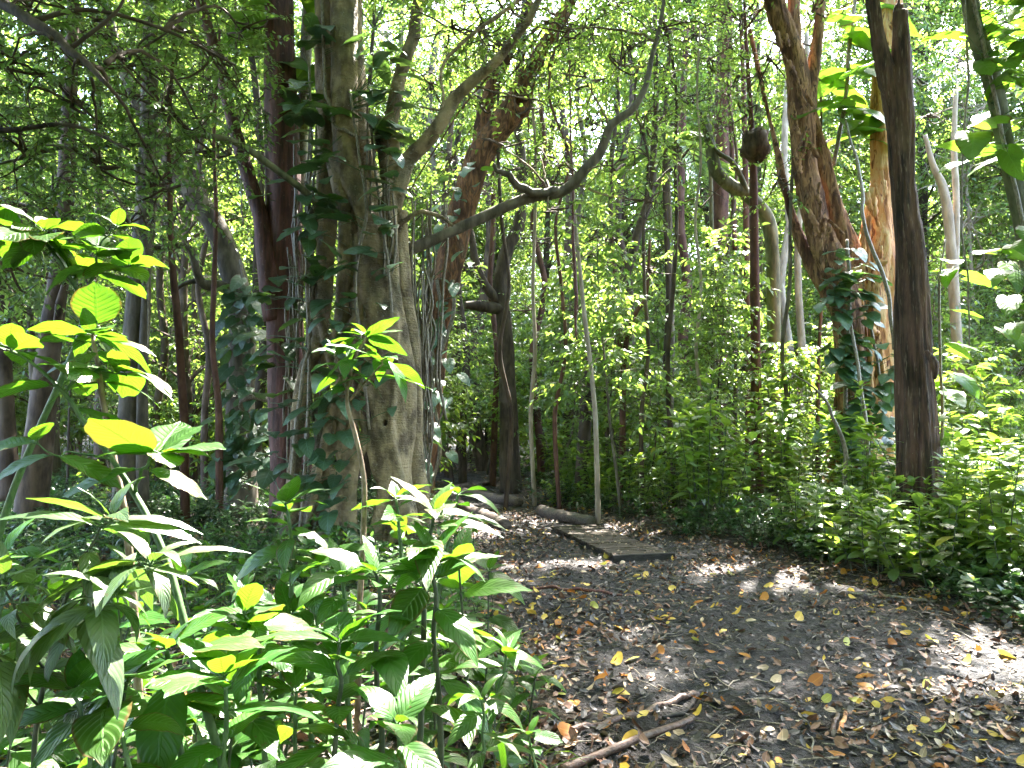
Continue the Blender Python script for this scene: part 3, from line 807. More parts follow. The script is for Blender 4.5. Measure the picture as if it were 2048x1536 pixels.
# ------------------------------------------------------------------ dead furrowed trunk
db = base_of(1846, 11.0)
dead = thing('dead_tree', 'tall dark furrowed dead trunk with a forked broken top beside the path', 'tree', db)
mb = MB()
for i, s in enumerate([
    [(1722, -220, 11, 16), (1734, -90, 11, 20), (1742, 0, 11, 24), (1752, 60, 11, 26), (1763, 110, 11, 30), (1778, 170, 11, 36), (1795, 230, 11, 40), (1806, 340, 11, 40), (1813, 420, 11, 44), (1821, 500, 11, 52), (1827, 640, 11, 60), (1833, 770, 11, 66), (1838, 950, 11, 76), (1842, 1030, 11, 84), (1846, 1105, 11, 112)],
    [(1801, 24, 10.98, 26), (1803, 60, 10.98, 30), (1805, 130, 10.98, 34), (1806, 200, 10.98, 36), (1807, 260, 10.98, 38), (1810, 360, 11, 34)]]):
    p, r = PL(s, 70); mb.tube(p, r, 24, 0, rough=.13, seed=50 + i, flute=.09, fn=7)
for i in range(7):
    c = P(1790 + i * 3.2, 26 + (i * 7) % 13, 10.98); mb.tube(np.array([c - np.array([0, 0, .2]), c, c + np.array([.01, 0, .12 + .05 * (i % 3)])]), np.array([.035, .03, .006]), 6, 0)
p, r = PL([(1852, 700, 10.7, 12), (1868, 730, 10.6, 22), (1868, 760, 10.6, 12)], 10); mb.tube(p, r, 8)
part('trunk', voxel_fuse(mb, M['bark_dead'], 'dead_trunk', .022, db, 1, lambda co: .14 * fb3(co, 9, .5, 471) + .06 * fb3(co, 22, 1.4, 475)), dead)

# ------------------------------------------------------------------ crowns of the big trees and the unseen overhead clumps added to cast shade
g = np.random.default_rng(21)
def PC(lst):
    return [(P(a, b, c), r) for a, b, c, r in lst]

def crown_part(owner, org, clumps, mat, seed, dens=26, leafL=.09, k=11, tpl='tiny', limbs_from=None, bark=None, keep=shade_keep, **kw):
    m = MB(); gg = np.random.default_rng(seed); dens *= 1.9; leafL *= 1.35
    grow_crown(m, clumps, gg, dens, k, leafL, tpl=tpl, keep=keep, **kw)
    if not m.V: grow_crown(m, clumps, gg, dens, k, leafL, tpl=tpl, **kw)
    part('crown', m.mesh('crown', [M[mat], M['bark_brown']], False, org), owner)
    if limbs_from is not None:
        A = np.asarray(limbs_from, float)
        for c, r in clumps:
            d = np.linalg.norm(A - c, axis=1) + np.where(A[:, 2] > c[2], (A[:, 2] - c[2]) * 1.5, 0)
            a = A[int(np.argmin(d))]
            L = np.linalg.norm(a - c)
            m = MB(); limb_to(m, a, c, .012 + .009 * min(L, 3), .01, gg, 0)
            part('branch', m.mesh('branch', bark or M['bark_brown'], True, org), owner)

over = {k: [] for k in ('fig', 'red', 'lean', 'paper', 'left', 'right')}  # unseen leaf clumps added above the view to block sun and sky
tops = {'fig': (-2.0, 10.9, 8.2), 'red': (-3.5, 11.6, 9.6), 'lean': (.8, 15.2, 8.5), 'paper': (6.9, 14.5, 9.0), 'left': (-6.3, 8.6, 6.8), 'right': (5.6, 9.2, 7.4)}
for x in np.arange(-10, 11, 2.0):
    for y in np.arange(2.5, 22, 2.0):
        c = np.array([x + g.uniform(-.7, .7), y + g.uniform(-.7, .7), 0])
        c[2] = max(8.0, .575 * c[1] + 3.0) + g.uniform(0, 2.2)
        if c[0] > 8.5 and g.random() < .4: continue
        ld = c - S * (c[2] - .8) / S[2]
        if ld[1] > 9.5 and 1024 + F * ld[0] / ld[1] > 1860 and ld[0] > 3.8: continue  # clumps left out so sun reaches the right bank
        kx = min(tops, key=lambda q: (tops[q][0] - c[0]) ** 2 + (tops[q][1] - c[1]) ** 2)
        over[kx].append((c, g.uniform(1.15, 1.6)))

# left out-of-frame small-leaved tree whose sprays fill the upper left
tb = base_of(-330, 9.0)
left = thing('small_leaved_tree', 'small-leaved tree whose low sprays hang across the top left before the red trunk', 'tree', tb)
m = MB()
p, r = PL([(-340, 1080, 9, 90), (-330, 700, 9, 76), (-300, 350, 9, 66), (-260, 100, 8.9, 56), (-230, -150, 8.8, 46), (-200, -420, 8.7, 30)], 50)
m.tube(p, r, 16, 0, rough=.1, seed=2); ltrunk = p
part('trunk', m.mesh('left_trunk', M['bark_grey'], True, tb), left)
for s in [[(-250, 60, 8.9, 34), (-120, -40, 8.6, 28), (0, 5, 8.3, 24), (62, 42, 8.1, 22), (112, 72, 8.0, 20), (138, 100, 7.9, 18), (175, 128, 7.8, 14), (215, 170, 7.7, 9)],
          [(138, 100, 7.9, 10), (190, 60, 7.9, 8), (235, 20, 7.9, 6), (260, -30, 7.9, 5)],
          [(-290, 300, 9, 26), (-150, 240, 8.8, 18), (0, 260, 8.5, 12), (140, 250, 8.3, 8), (260, 300, 8.1, 5)],
          [(62, 42, 8.1, 12), (180, 20, 8.3, 9), (330, 60, 8.6, 7), (470, 130, 8.9, 5)]]:
    p, r = PL(s, 40); m = MB(); m.tube(p, r, 9, 0, rough=.12, seed=7)
    part('limb', m.mesh('left_limb', M['bark_dark'], True, tb), left)
cl = PC([(20, 130, 8.6, .8), (140, 200, 8.8, .85), (260, 120, 9.0, .85), (330, 220, 9.2, .8), (60, 300, 8.8, .9), (200, 330, 9.2, .9), (330, 370, 9.6, .75), (420, 120, 9.6, .75), (430, 300, 10, .65), (-60, 200, 8.4, .9), (-40, 420, 9, .9), (110, 430, 9.8, .8), (260, 450, 10.4, .7), (200, 40, 9.2, .8), (380, 20, 9.8, .8), (60, 20, 8.9, .7), (480, 60, 10.2, .6), (500, 210, 10.6, .55), (30, 540, 9.5, .7), (-40, 60, 8.5, .8)])
crown_part(left, tb, cl, 'leaf_deep', 31, dens=38, leafL=.078, k=12, tpl='small', limbs_from=np.vstack([ltrunk[15:], PL([(-250, 60, 8.9, 34), (0, 5, 8.3, 24), (175, 128, 7.8, 14), (330, 60, 8.6, 7)], 20)[0]]), twig=(.3, .65))

# far right thin curved trunk
rtb = base_of(2120, 9.2)
right = thing('curved_slim_tree', 'slim mottled trunk curving out of the upper corner, hung with huge bright vine leaves', 'tree', rtb)
m = MB()
p, r = PL([(1915, -330, 9.2, 24), (1932, -100, 9.2, 30), (1944, 30, 9.2, 32), (1962, 95, 9.2, 34), (1988, 175, 9.2, 34), (2008, 280, 9.2, 32), (2030, 370, 9.2, 36), (2052, 470, 9.2, 38), (2080, 640, 9.2, 42), (2105, 850, 9.2, 48), (2120, 1100, 9.2, 66)], 80)
m.tube(p, r, 18, 0, rough=.1, seed=12); rtr = p
part('trunk', m.mesh('slim_trunk', M['bark_green'], True, rtb), right)

figlimbs = np.vstack([PL(s, 24)[0] for s in limbs[:2]])
crown_part(fig, fb, PC([(900, 60, 10.6, .6), (1010, 20, 10.3, .5), (1240, 130, 11.6, .7), (1330, 60, 11.6, .7), (1180, 250, 11.9, .55), (1080, 310, 12, .5), (960, 210, 11.3, .45), (1290, 260, 12.2, .6), (860, 170, 11.6, .45), (1130, 60, 11.4, .6), (1120, 330, 11.9, .35), (1100, 420, 10.9, .4), (1010, 300, 10.8, .45), (1230, 330, 10.9, .45), (1170, 160, 10.7, .5), (1060, 200, 10.8, .45), (960, 60, 10.2, .45), (1290, 400, 11.5, .5)]), 'leaf_crown', 32, dens=26, leafL=.095, limbs_from=np.vstack([figlimbs, PL(limbs[2], 24)[0][8:], [fb + np.array([0, 0, 8.5])]]), bark=M['bark_fig'])
rtop = PL([(552, -420, 11.6, 56), (554, -150, 11.6, 60)], 10)[0]
crown_part(red, rb, PC([(430, -40, 12, .9), (330, -80, 11.6, .8), (500, -120, 11.5, .8)]), 'leaf_deep', 33, dens=24, leafL=.10, limbs_from=rtop, bark=M['bark_red'])
ltop = PL([(1120, 40, 15.1, 26), (1170, -60, 15.1, 22), (1200, -200, 15.1, 18), (1210, -400, 15.1, 12)], 14)[0]
crown_part(lean, lb, PC([(1100, 130, 15.4, .8), (1180, 60, 15.6, .9), (1000, 80, 16, .8), (1240, 10, 15.6, .9), (930, 10, 16, .8), (1060, 380, 16.5, .7), (900, 320, 16, .5), (820, 380, 15.5, .5)]), 'leaf_crown', 34, dens=24, leafL=.095, limbs_from=ltop, bark=M['bark_flaky'])
ptop = np.vstack([PL([(1752, -420, 14.6, 46), (1762, 0, 14.6, 60)], 10)[0], PL([(1480, -300, 14.4, 40), (1548, 0, 14.4, 52)], 8)[0]])
crown_part(paper, pb, PC([(1480, 40, 14.6, .7), (1660, 30, 15.4, .7), (1420, 120, 14.8, .6), (1690, -60, 14.4, .8), (1560, -80, 14.2, .9), (1850, -60, 14.2, .9)]), 'leaf_crown', 35, dens=24, leafL=.10, limbs_from=ptop, bark=M['bark_limb'])
crown_part(left, tb, over['left'], 'leaf_deep', 36, dens=90, leafL=.11, limbs_from=ltrunk[30:], bark=M['bark_grey'])
crown_part(right, rtb, over['right'], 'leaf_crown', 37, dens=95, leafL=.11, limbs_from=rtr[:8], bark=M['bark_green'])

for i, (o_, b_, kx, mt, lf, bk) in enumerate([(fig, fb, 'fig', 'leaf_crown', np.vstack([figlimbs, [fb + np.array([0, 0, 8.5])]]), 'fig'), (red, rb, 'red', 'leaf_deep', rtop, 'red'), (lean, lb, 'lean', 'leaf_crown', ltop, 'flaky'), (paper, pb, 'paper', 'leaf_crown', ptop, 'limb')]):
    crown_part(o_, b_, over[kx], mt, 140 + i, dens=95, leafL=.10, limbs_from=lf, bark=M['bark_' + bk])

# ------------------------------------------------------------------ named trees of the middle distance
def mid_tree(name, label, trunks, bark, clumps, mat='leaf_crown', seed=0, dens=24, leafL=.09, tpl='tiny', k=11, group=None, **kw):
    Y0 = trunks[0][0][2]; b = base_of(trunks[0][0][0], Y0)
    t = thing(name, label, 'tree', b, group)
    tops_ = []
    for i, s in enumerate(trunks):
        p, r = PL(s, 50)
        if i == 0:
            p[0][2] = GH(p[0][0], p[0][1]) - .1
            p[:6, 2] = np.linspace(p[0][2], p[6][2], 7)[:6]
        m = MB(); m.tube(p, r, 14 if r.max() > .1 else 8, 0, rough=.1, seed=seed + i)
        part('trunk' if i == 0 else 'limb', m.mesh('trunk', M['bark_' + bark], True, b), t)
        tops_.append(p[12:] if i == 0 else p)
    if clumps:
        crown_part(t, b, PC(clumps), mat, seed + 100, dens, leafL, k, tpl, np.vstack(tops_), M['bark_' + bark], **kw)
    return t
mid_tree('grey_leaning_tree', 'curved grey leaning trunk with ivy-like creeper on its lower half', [
    [(482, 1010, 13.5, 70), (480, 900, 13.5, 58), (482, 760, 13.5, 54), (484, 650, 13.5, 52), (476, 590, 13.5, 52), (458, 520, 13.5, 48), (430, 450, 13.5, 46), (398, 405, 13.5, 42), (360, 350, 13.5, 36), (310, 270, 13.4, 28), (250, 150, 13.3, 22), (210, 0, 13.2, 16)],
    [(470, 585, 13.4, 24), (440, 572, 13.3, 22), (408, 568, 13.2, 20), (394, 545, 13.1, 16), (382, 500, 13, 14), (352, 490, 12.9, 12), (310, 496, 12.8, 10), (240, 480, 12.7, 8)],
    [(400, 560, 13.2, 12), (372, 566, 13.2, 9), (350, 580, 13.2, 6)],
    [(345, 488, 12.9, 10), (330, 440, 13, 9), (310, 400, 13, 9), (285, 392, 13, 8), (255, 400, 13, 6)]], 'grey',
    [(300, 330, 13.2, .6), (180, 250, 13.2, .9), (100, 100, 13.2, 1.1), (300, 100, 13.5, 1.1), (200, 0, 13.2, 1.2), (420, 200, 14, .8), (240, 520, 13.2, .6), (120, 380, 13.6, .9)], 'leaf_deep', 201)
mid_tree('twin_dark_tree', 'dark grey trunk with a pale rib standing in deep shade behind the tall sapling', [
    [(258, 1000, 12.6, 66), (264, 850, 12.6, 54), (270, 700, 12.6, 48), (278, 560, 12.6, 44), (292, 420, 12.6, 40), (296, 300, 12.6, 36), (300, 100, 12.6, 30), (300, -200, 12.6, 22)],
    [(285, 1000, 12.4, 26), (285, 760, 12.4, 20), (292, 600, 12.45, 18), (290, 460, 12.5, 18), (275, 330, 12.5, 14)]], 'grey',
    [(260, 200, 12.8, .9), (380, 60, 13, .9), (160, 560, 13, .6), (360, 420, 13.4, .6), (200, 60, 12.6, 1.0)], 'leaf_deep', 211)
mid_tree('torn_bark_tree', 'leaning dark trunk with one torn pale strip, near the edge of the clearing', [
    [(60, 1000, 11.6, 64), (80, 860, 11.6, 52), (96, 720, 11.6, 44), (110, 610, 11.6, 40), (122, 520, 11.6, 36), (130, 400, 11.6, 34), (140, 200, 11.6, 28), (150, -100, 11.6, 20)],
    [(112, 660, 11.45, 14), (120, 610, 11.4, 18), (128, 570, 11.4, 10)],
    [(20, 1000, 12.2, 40), (8, 760, 12.2, 32), (4, 600, 12.2, 26), (-20, 300, 12.2, 20)]], 'brown',
    [(60, 420, 12, .8), (0, 250, 11.8, 1.0), (150, 60, 11.8, 1.1), (20, 620, 12.4, .6)], 'leaf_deep', 221)
mid_tree('thin_red_tree', 'thin red-brown leaning stem standing left of the grey leaning trunk', [[(374, 900, 12.8, 20), (366, 800, 12.8, 17), (356, 650, 12.8, 16), (344, 520, 12.8, 14), (340, 400, 12.8, 12), (338, 250, 12.8, 9), (350, 60, 12.8, 6)]], 'reddish', [(340, 180, 12.8, .6), (370, 40, 12.8, .6)], 'leaf_crown', 231)
mid_tree('thin_red_tree', 'thin red-brown crooked stem hugging the grey leaning trunk', [[(442, 930, 12.6, 16), (436, 800, 12.6, 14), (425, 690, 12.6, 12), (428, 560, 12.6, 11), (432, 420, 12.6, 9), (428, 260, 12.6, 7), (440, 60, 12.6, 5)]], 'reddish', [(430, 180, 12.8, .5)], 'leaf_crown', 236)
mid_tree('dark_trunked_tree', 'crooked dark trunk rising where the path bends out of sight', [
    [(1022, 960, 19, 46), (1018, 860, 19, 38), (1014, 740, 19, 34), (1008, 640, 19, 32), (1000, 570, 19, 30), (1014, 500, 19, 27), (1040, 440, 19, 25), (1042, 330, 19, 22), (1036, 200, 19, 18), (1050, 0, 19, 14)],
    [(1004, 610, 19, 22), (970, 570, 18.8, 18), (950, 520, 18.6, 16), (940, 460, 18.4, 12), (910, 400, 18.2, 8)],
    [(1010, 620, 19, 26), (960, 612, 18.7, 22), (930, 610, 18.5, 14)]], 'dark',
    [(1040, 250, 19, 1.2), (960, 380, 18.6, .8), (1120, 180, 19, 1.2), (980, 120, 19, 1.2), (1100, 480, 19.2, .8), (930, 540, 18.2, .5), (1060, 620, 19.4, .7)], 'leaf_crown', 241)
mid_tree('bent_stem_tree', 'slender dark stem bent like an elbow, beyond the boardwalk', [
    [(1160, 920, 17, 30), (1172, 800, 17, 25), (1186, 700, 17, 24), (1204, 630, 17, 23), (1232, 585, 17, 22), (1258, 530, 17, 20), (1278, 460, 17, 18), (1302, 380, 17, 17), (1308, 290, 17, 14), (1312, 180, 17, 11), (1310, 0, 17, 8)],
    [(1300, 385, 17, 12), (1330, 350, 17, 10), (1352, 330, 17, 7)]], 'dark',
    [(1320, 240, 17, .9), (1390, 320, 17.2, .7), (1250, 400, 17.4, .7), (1300, 60, 17, 1.1), (1400, 120, 17, 1.0), (1180, 520, 17.4, .6), (1360, 470, 17.6, .7)], 'leaf_crown', 251)
mid_tree('pale_sapling', 'pale straight sapling pole with a sparse top in front of the bent stem', [[(1196, 900, 13, 11), (1190, 820, 13, 10), (1180, 720, 13, 9), (1170, 640, 13, 9), (1160, 540, 13, 8), (1150, 440, 13, 7), (1146, 350, 13, 5), (1140, 250, 13, 3)], [(1160, 520, 13, 4), (1186, 500, 13, 3), (1205, 490, 13, 2)]], 'pale', [(1140, 300, 13, .45), (1190, 470, 13, .3)], 'leaf_crown', 261, leafL=.08)
mid_tree('forked_thin_tree', 'thin brown stem forking into two near head height beyond the shrubs', [
    [(1244, 900, 16, 14), (1246, 800, 16, 12), (1248, 720, 16, 11), (1258, 660, 16, 10), (1275, 620, 16, 9), (1292, 590, 16, 8), (1300, 480, 16, 5)],
    [(1247, 730, 16, 10), (1238, 680, 16, 9), (1232, 620, 16, 7), (1225, 500, 16, 5)]], 'reddish', [(1300, 540, 16, .6), (1225, 470, 16, .5)], 'leaf_crown', 271)
mid_tree('arched_mossy_tree', 'mossy trunk arching over like a crozier, short of the paperbark', [
    [(1550, 930, 16.5, 36), (1549, 760, 16.5, 28), (1547, 600, 16.5, 26), (1545, 500, 16.5, 27), (1534, 435, 16.5, 28), (1500, 395, 16.4, 28), (1462, 372, 16.3, 28), (1434, 345, 16.2, 27), (1424, 310, 16.2, 24), (1416, 270, 16.2, 19), (1408, 236, 16.2, 16)],
    [(1495, 390, 16.3, 14), (1480, 350, 16.2, 11), (1462, 322, 16.1, 10), (1430, 298, 16.1, 8), (1405, 240, 16, 6)]], 'green',
    [(1380, 200, 16, .7), (1440, 250, 16.2, .5), (1330, 150, 16.2, .8)], 'leaf_deep', 281)
nesttree = mid_tree('nest_bearing_tree', 'straight slim brown trunk carrying a dark termite nest', [[(1514, 920, 15.6, 24), (1512, 760, 15.6, 20), (1510, 600, 15.6, 19), (1508, 450, 15.6, 18), (1506, 320, 15.6, 15), (1500, 200, 15.6, 9), (1490, 40, 15.6, 7), (1486, -150, 15.6, 5)]], 'reddish', [(1470, 150, 15.6, .7), (1500, 20, 15.5, .8), (1520, 150, 15.0, .55), (1490, 220, 15.0, .45)], 'leaf_deep', 291)
mid_tree('shaggy_tree', 'shaggy reddish trunk glimpsed behind hanging foliage, left of the paperbark', [[(1436, 930, 21, 36), (1438, 700, 21, 32), (1440, 480, 21, 32), (1444, 250, 21, 34), (1450, 60, 21, 32), (1452, -200, 21, 24)], [(1470, 500, 20, 10), (1462, 250, 20, 11), (1452, 60, 20, 10), (1448, -100, 20, 8)]], 'reddish', [(1400, 60, 20, 1.2), (1500, 180, 20.5, .9), (1350, 250, 20.5, 1.0), (1420, -60, 20, 1.2)], 'leaf_deep', 301)
mid_tree('slim_pole_tree', 'slim straight grey-green pole left of the arched mossy trunk', [[(1428, 900, 17.5, 12), (1426, 650, 17.5, 10), (1423, 450, 17.5, 9), (1420, 250, 17.5, 8), (1418, 60, 17.5, 5)]], 'green', [(1425, 20, 17.6, .7)], 'leaf_crown', 311)
mid_tree('pale_twin_tree', 'pale pinkish twin-stemmed tree in the bright clearing', [
    [(1922, 800, 18, 24), (1914, 680, 18, 20), (1908, 580, 18, 20), (1902, 500, 18, 20), (1896, 430, 18, 20), (1884, 370, 18, 17), (1866, 330, 18, 12), (1850, 270, 18, 8)],
    [(1906, 580, 18, 16), (1912, 480, 18, 14), (1912, 380, 18, 13), (1908, 290, 18, 12), (1912, 180, 18, 9)]], 'pale', [(1860, 230, 18.4, .6), (1920, 120, 18.4, .7)], 'leaf_crown', 321, dens=14)
mid_tree('reddish_stem_tree', 'slim brick-red straight stem between the slim pole and the nest tree', [[(1498, 900, 19, 17), (1496, 640, 19, 15), (1492, 420, 19, 13), (1488, 200, 19, 10), (1480, 0, 19, 8)]], 'reddish', [(1480, 30, 19, 1.0)], 'leaf_crown', 331)
for i, (x, Y, wd, b, lab) in enumerate([(900, 24, 16, 'brown', 'thin brown stem just past the flaky leaning trunk'), (925, 22, 15, 'dark', 'thin dark stem by the path before it bends'), (1085, 21, 14, 'reddish', 'slim reddish stem behind the crooked dark trunk'), (1130, 25, 20, 'brown', 'slim brown trunk behind the pale pole sapling'),
                                         (1330, 20, 15, 'dark', 'wavy dark stem above the densest shrubs'), (1375, 23, 22, 'reddish', 'reddish trunk half hidden by shrubs mid forest'), (1610, 20, 16, 'pale', 'pale slim stem lit beside the paperbark'), (1570, 23, 18, 'pale', 'pale pink stem lit in the yellow-green thicket'), (970, 27, 26, 'brown', 'brown trunk far down the path'), (870, 28, 22, 'grey', 'grey trunk far behind the leaning flaky tree'), (410, 16, 14, 'brown', 'thin brown stem seen left of the grey leaning trunk base'), (515, 17, 22, 'dark', 'dark stem between the grey trunk and the red trunk'), (200, 17, 20, 'brown', 'brown stem deep in the shade at the clearing edge'), (400, 20, 12, 'dark', 'very thin dark stem deep in the shaded stand'), (320, 18, 16, 'brown', 'slim brown stem behind the twin dark tree'), (1010, 15, 9, 'brown', 'hair-thin pole just past the edging logs'), (1070, 16, 8, 'pale', 'pale thin pole behind the second edging log'), (1120, 14.5, 8, 'reddish', 'thin reddish pole beside the pale straight sapling'), (1225, 19, 12, 'dark', 'thin dark pole between the pale sapling and forked stem'),
 (1285, 14.5, 8, 'brown', 'thin brown pole rising from shrubs behind the boardwalk'), (1350, 16, 10, 'dark', 'thin dark pole in the thick shrubs short of the slim pole'), (1395, 15, 7, 'pale', 'very thin pale pole before the slim grey-green pole'), (1465, 17.5, 9, 'brown', 'thin brown pole under the mossy arch'), (1575, 14.5, 9, 'grey', 'thin grey pole at the near side of the yellow-green thicket'), (1635, 15.5, 8, 'dark', 'thin dark pole close beside the paperbark'),
 (1165, 22, 14, 'grey', 'grey pole deep in the stand behind the bent stem'), (985, 21, 12, 'reddish', 'reddish pole beyond the hollow-knobbed tree'), (1255, 24, 16, 'brown', 'brown pole far behind the forked stem'), (560, 19, 14, 'pale', 'pale pole between the red trunk and grey trunk')]):
    gg = np.random.default_rng(400 + i); s = []
    for q in np.linspace(0, 1, 8):
        s.append((x + gg.normal(0, 9) * (q > 0), 960 - q * 900, Y, wd * (1.15 - .6 * q)))
    mid_tree('slim_forest_tree', lab, [s], b, [(x + gg.normal(0, 30), gg.uniform(60, 200), Y, .9), (x + gg.normal(0, 50), gg.uniform(250, 420), Y, .7), (x + gg.normal(0, 60), gg.uniform(0, 100), Y, 1.0)], 'leaf_crown', 400 + i, dens=18)

# termite nest
c = P(1511, 292, 15.45)
m = MB(); th = np.linspace(0, math.pi, 22); ph = np.linspace(0, 2 * math.pi, 33)[:-1]
T_, F_ = np.meshgrid(th, ph, indexing='ij')
rr = .30 * (1 + .55 * (fbm2(np.cos(F_) * 2 + T_ * 2, np.sin(F_) * 2 + T_, 7) - .5) + .3 * (fbm2(np.cos(F_) * 7 + T_ * 6, np.sin(F_) * 7, 8) - .5))
V = np.stack([rr * np.sin(T_) * np.cos(F_), rr * np.sin(T_) * np.sin(F_), 1.15 * rr * np.cos(T_)], -1).reshape(-1, 3)
i, j = np.meshgrid(np.arange(21), np.arange(32), indexing='ij'); j2 = (j + 1) % 32
m.add(V, np.stack([i * 32 + j, (i + 1) * 32 + j, (i + 1) * 32 + j2, i * 32 + j2], -1).reshape(-1, 4))
o = part('termite_nest', m.mesh('termite_nest', M['bark_brown'])); o.location = c
tag(o, 'dark lumpy termite nest clinging to the straight slim brown trunk', 'nest')

# ------------------------------------------------------------------ shared forest stock, copied through the background
def stock_tree(seed, H, r0, spread, z0, ncl, leafL, bark, mat, dens=20):
    g = np.random.default_rng(seed); m = MB()
    z = np.linspace(0, H, 18); wob = np.stack([.05 * H * (vn2(z / H * 3, np.full(18, seed * 1.7), 3) - .5), .05 * H * (vn2(z / H * 3, np.full(18, seed * 2.9), 4) - .5)], 1)
    wob -= wob[0]; tr = np.column_stack([wob, z]); tr[0, 2] = -.3
    m.tube(tr, r0 * (1 - .75 * z / H) * (1 + .5 * np.exp(-z * 2)), 9, 0, rough=.1, seed=seed)
    cl = []
    for i in range(ncl):
        q = g.random(); zz = z0 + (H - z0) * q; sp = spread * (1 - .45 * abs(q - .4)); a = g.uniform(0, 6.28); rd = sp * math.sqrt(g.random())
        c = np.array([np.interp(zz, z, tr[:, 0]) + rd * math.cos(a), np.interp(zz, z, tr[:, 1]) + rd * math.sin(a), zz])
        cl.append((c, g.uniform(.55, 1.0) * spread * .42))
        a0 = tr[max(2, np.searchsorted(z, zz - .45 * rd - .3) - 1)]
        limb_to(m, a0, c, .012 + .014 * rd, .01, g, 0, n=9, sides=5)
    c = MB(); grow_crown(c, cl, g, dens * 2.0, 10, leafL * 1.65, tpl='tiny', twig=(.5, 1.0), twr=.006, inner=5)
    return m.mesh('stock_trunk', M['bark_' + bark]), c.mesh('stock_crown', [M[mat], M['bark_' + bark]], False)
tall = [stock_tree(501, 15, .15, 3.2, 2.6, 40, .105, 'brown', 'leaf_crown', 15), stock_tree(502, 17, .19, 3.8, 3.5, 44, .11, 'grey', 'leaf_deep', 14),
        stock_tree(503, 13, .11, 2.6, 2.0, 38, .10, 'reddish', 'leaf_crown', 18), stock_tree(504, 16, .22, 3.6, 2.2, 46, .11, 'dark', 'leaf_crown', 14),
        stock_tree(505, 11, .08, 2.2, 1.4, 34, .10, 'pale', 'leaf_crown', 20)]
TL = ['tall brown-stemmed tree', 'stout grey-stemmed tree with dark foliage', 'slender reddish-stemmed tree', 'dark-stemmed tree leafy to its lower limbs', 'pale thin-stemmed understorey tree']

def zone(x, y):
    px = 1024 + F * x / y
    if px < 330: return 'behind the torn-bark trunk'
    if px < 640: return 'behind the grey leaning trunk and red trunk'
    if px < 850: return 'directly behind the fig'
    if px < 1110: return 'near where the path vanishes'
    if px < 1400: return 'beyond the boardwalk and shrubs'
    if px < 1700: return 'between the mossy arch and paperbark'
    return 'in the bright ground past the dead trunk'

protos = {}
def place(kind, i, meshes, names, label, cat, loc, rz, s, group, tilt=0.0):
    key = (kind, i)
    if key not in protos:
        t = thing(kind, label, cat, loc, group, rz, s); t.rotation_euler = (tilt, tilt * .6, rz)
        for nm, me in zip(names, meshes): part(nm, me, t)
        protos[key] = t
        return t
    return dup(protos[key], loc, rz, s, label, group, tilt)

g = np.random.default_rng(77); pts = []; cnt = 0
S2 = S[:2] / S[2]
LITB = np.array([tuple(P(a, b, c)) + (r,) for a, b, c, r in [(1960, 900, 8, 1.1), (2000, 700, 12, 2.4), (1950, 560, 18, 2.8), (1890, 770, 16, 1.6), (1560, 850, 17, 2.2), (1500, 900, 19, 2.2), (1420, 720, 22, 1.8), (1150, 700, 20, 1.6), (1300, 560, 20, 1.6), (950, 700, 24, 1.6), (700, 600, 22, 1.6), (430, 700, 20, 1.6), (1350, 860, 14, 1.0), (1600, 900, 14, 1.2), (1450, 780, 16, 1.2), (1150, 900, 13, .9)]])
for tries in range(9000):
    if cnt >= 172: break
    y = 17 + 58 * g.random() ** 1.5; x = g.uniform(-.78 * y - 2, .78 * y + 2)
    xm, hwid = path_mid(y)
    if abs(x - xm) < hwid + .8 and y < 26: continue
    if any((x - a) ** 2 + (y - b) ** 2 < (1.45 + .02 * y) ** 2 for a, b in pts): continue
    d = np.array([x, y, 8.0]) - LITB[:, :3]; al = (d * S).sum(1); off = np.linalg.norm(d - al[:, None] * S, axis=1)
    if ((off < LITB[:, 3] + 2.2) & (al > 0)).any(): continue  # no tree where its crown would shade a spot meant to be sunlit
    pts.append((x, y)); k = int(g.choice(5, p=[.22, .18, .22, .16, .22])); cnt += 1
    place('forest_tree', k, tall[k], ('trunk', 'crown'), f'{TL[k]} {zone(x, y)}', 'tree', (x, y, GH(x, y)), g.uniform(0, 6.28), g.uniform(.8, 1.2) + .22 * min(1, max(0, (y - 20) / 12)), 'forest trees', g.normal(0, .03))

def px_(x, y): return 1024 + F * x / y
def stock_sapling(seed, H, spread, leafL, mat, bark, ncl):
    g = np.random.default_rng(seed); m = MB(); n = 14
    z = np.linspace(0, H, n); tr = np.column_stack([.12 * H * (vn2(z / H * 2.5, np.full(n, seed * 1.3), 6) - .5), .12 * H * (vn2(z / H * 2.5, np.full(n, seed * 2.3), 7) - .5), z]); tr[:, :2] -= tr[0, :2]; tr[0, 2] = -.1
    m.tube(tr, np.linspace(.012 + .004 * H, .006, n), 6, 0)
    cl = []
    for i in range(ncl):
        q = .35 + .65 * (i + g.random()) / ncl; a = i * 2.4 + g.uniform(-.5, .5); rd = spread * (1.15 - q) * g.uniform(.5, 1.1)
        b = np.array([np.interp(q * H, z, tr[:, 0]), np.interp(q * H, z, tr[:, 1]), q * H]); c = b + np.array([rd * math.cos(a), rd * math.sin(a), .25 * rd])
        limb_to(m, b, c, .009, .004, g, 0, n=7, sides=4); cl.append((c, .32))
    c = MB(); grow_crown(c, cl, g, 110, 9, leafL * 1.65, tpl='small', twig=(.25, .6), twr=.004, inner=3, ratio=.46)
    return m.mesh('sapling_stem', M['bark_' + bark]), c.mesh('sapling_crown', [M[mat], M['bark_' + bark]], False)
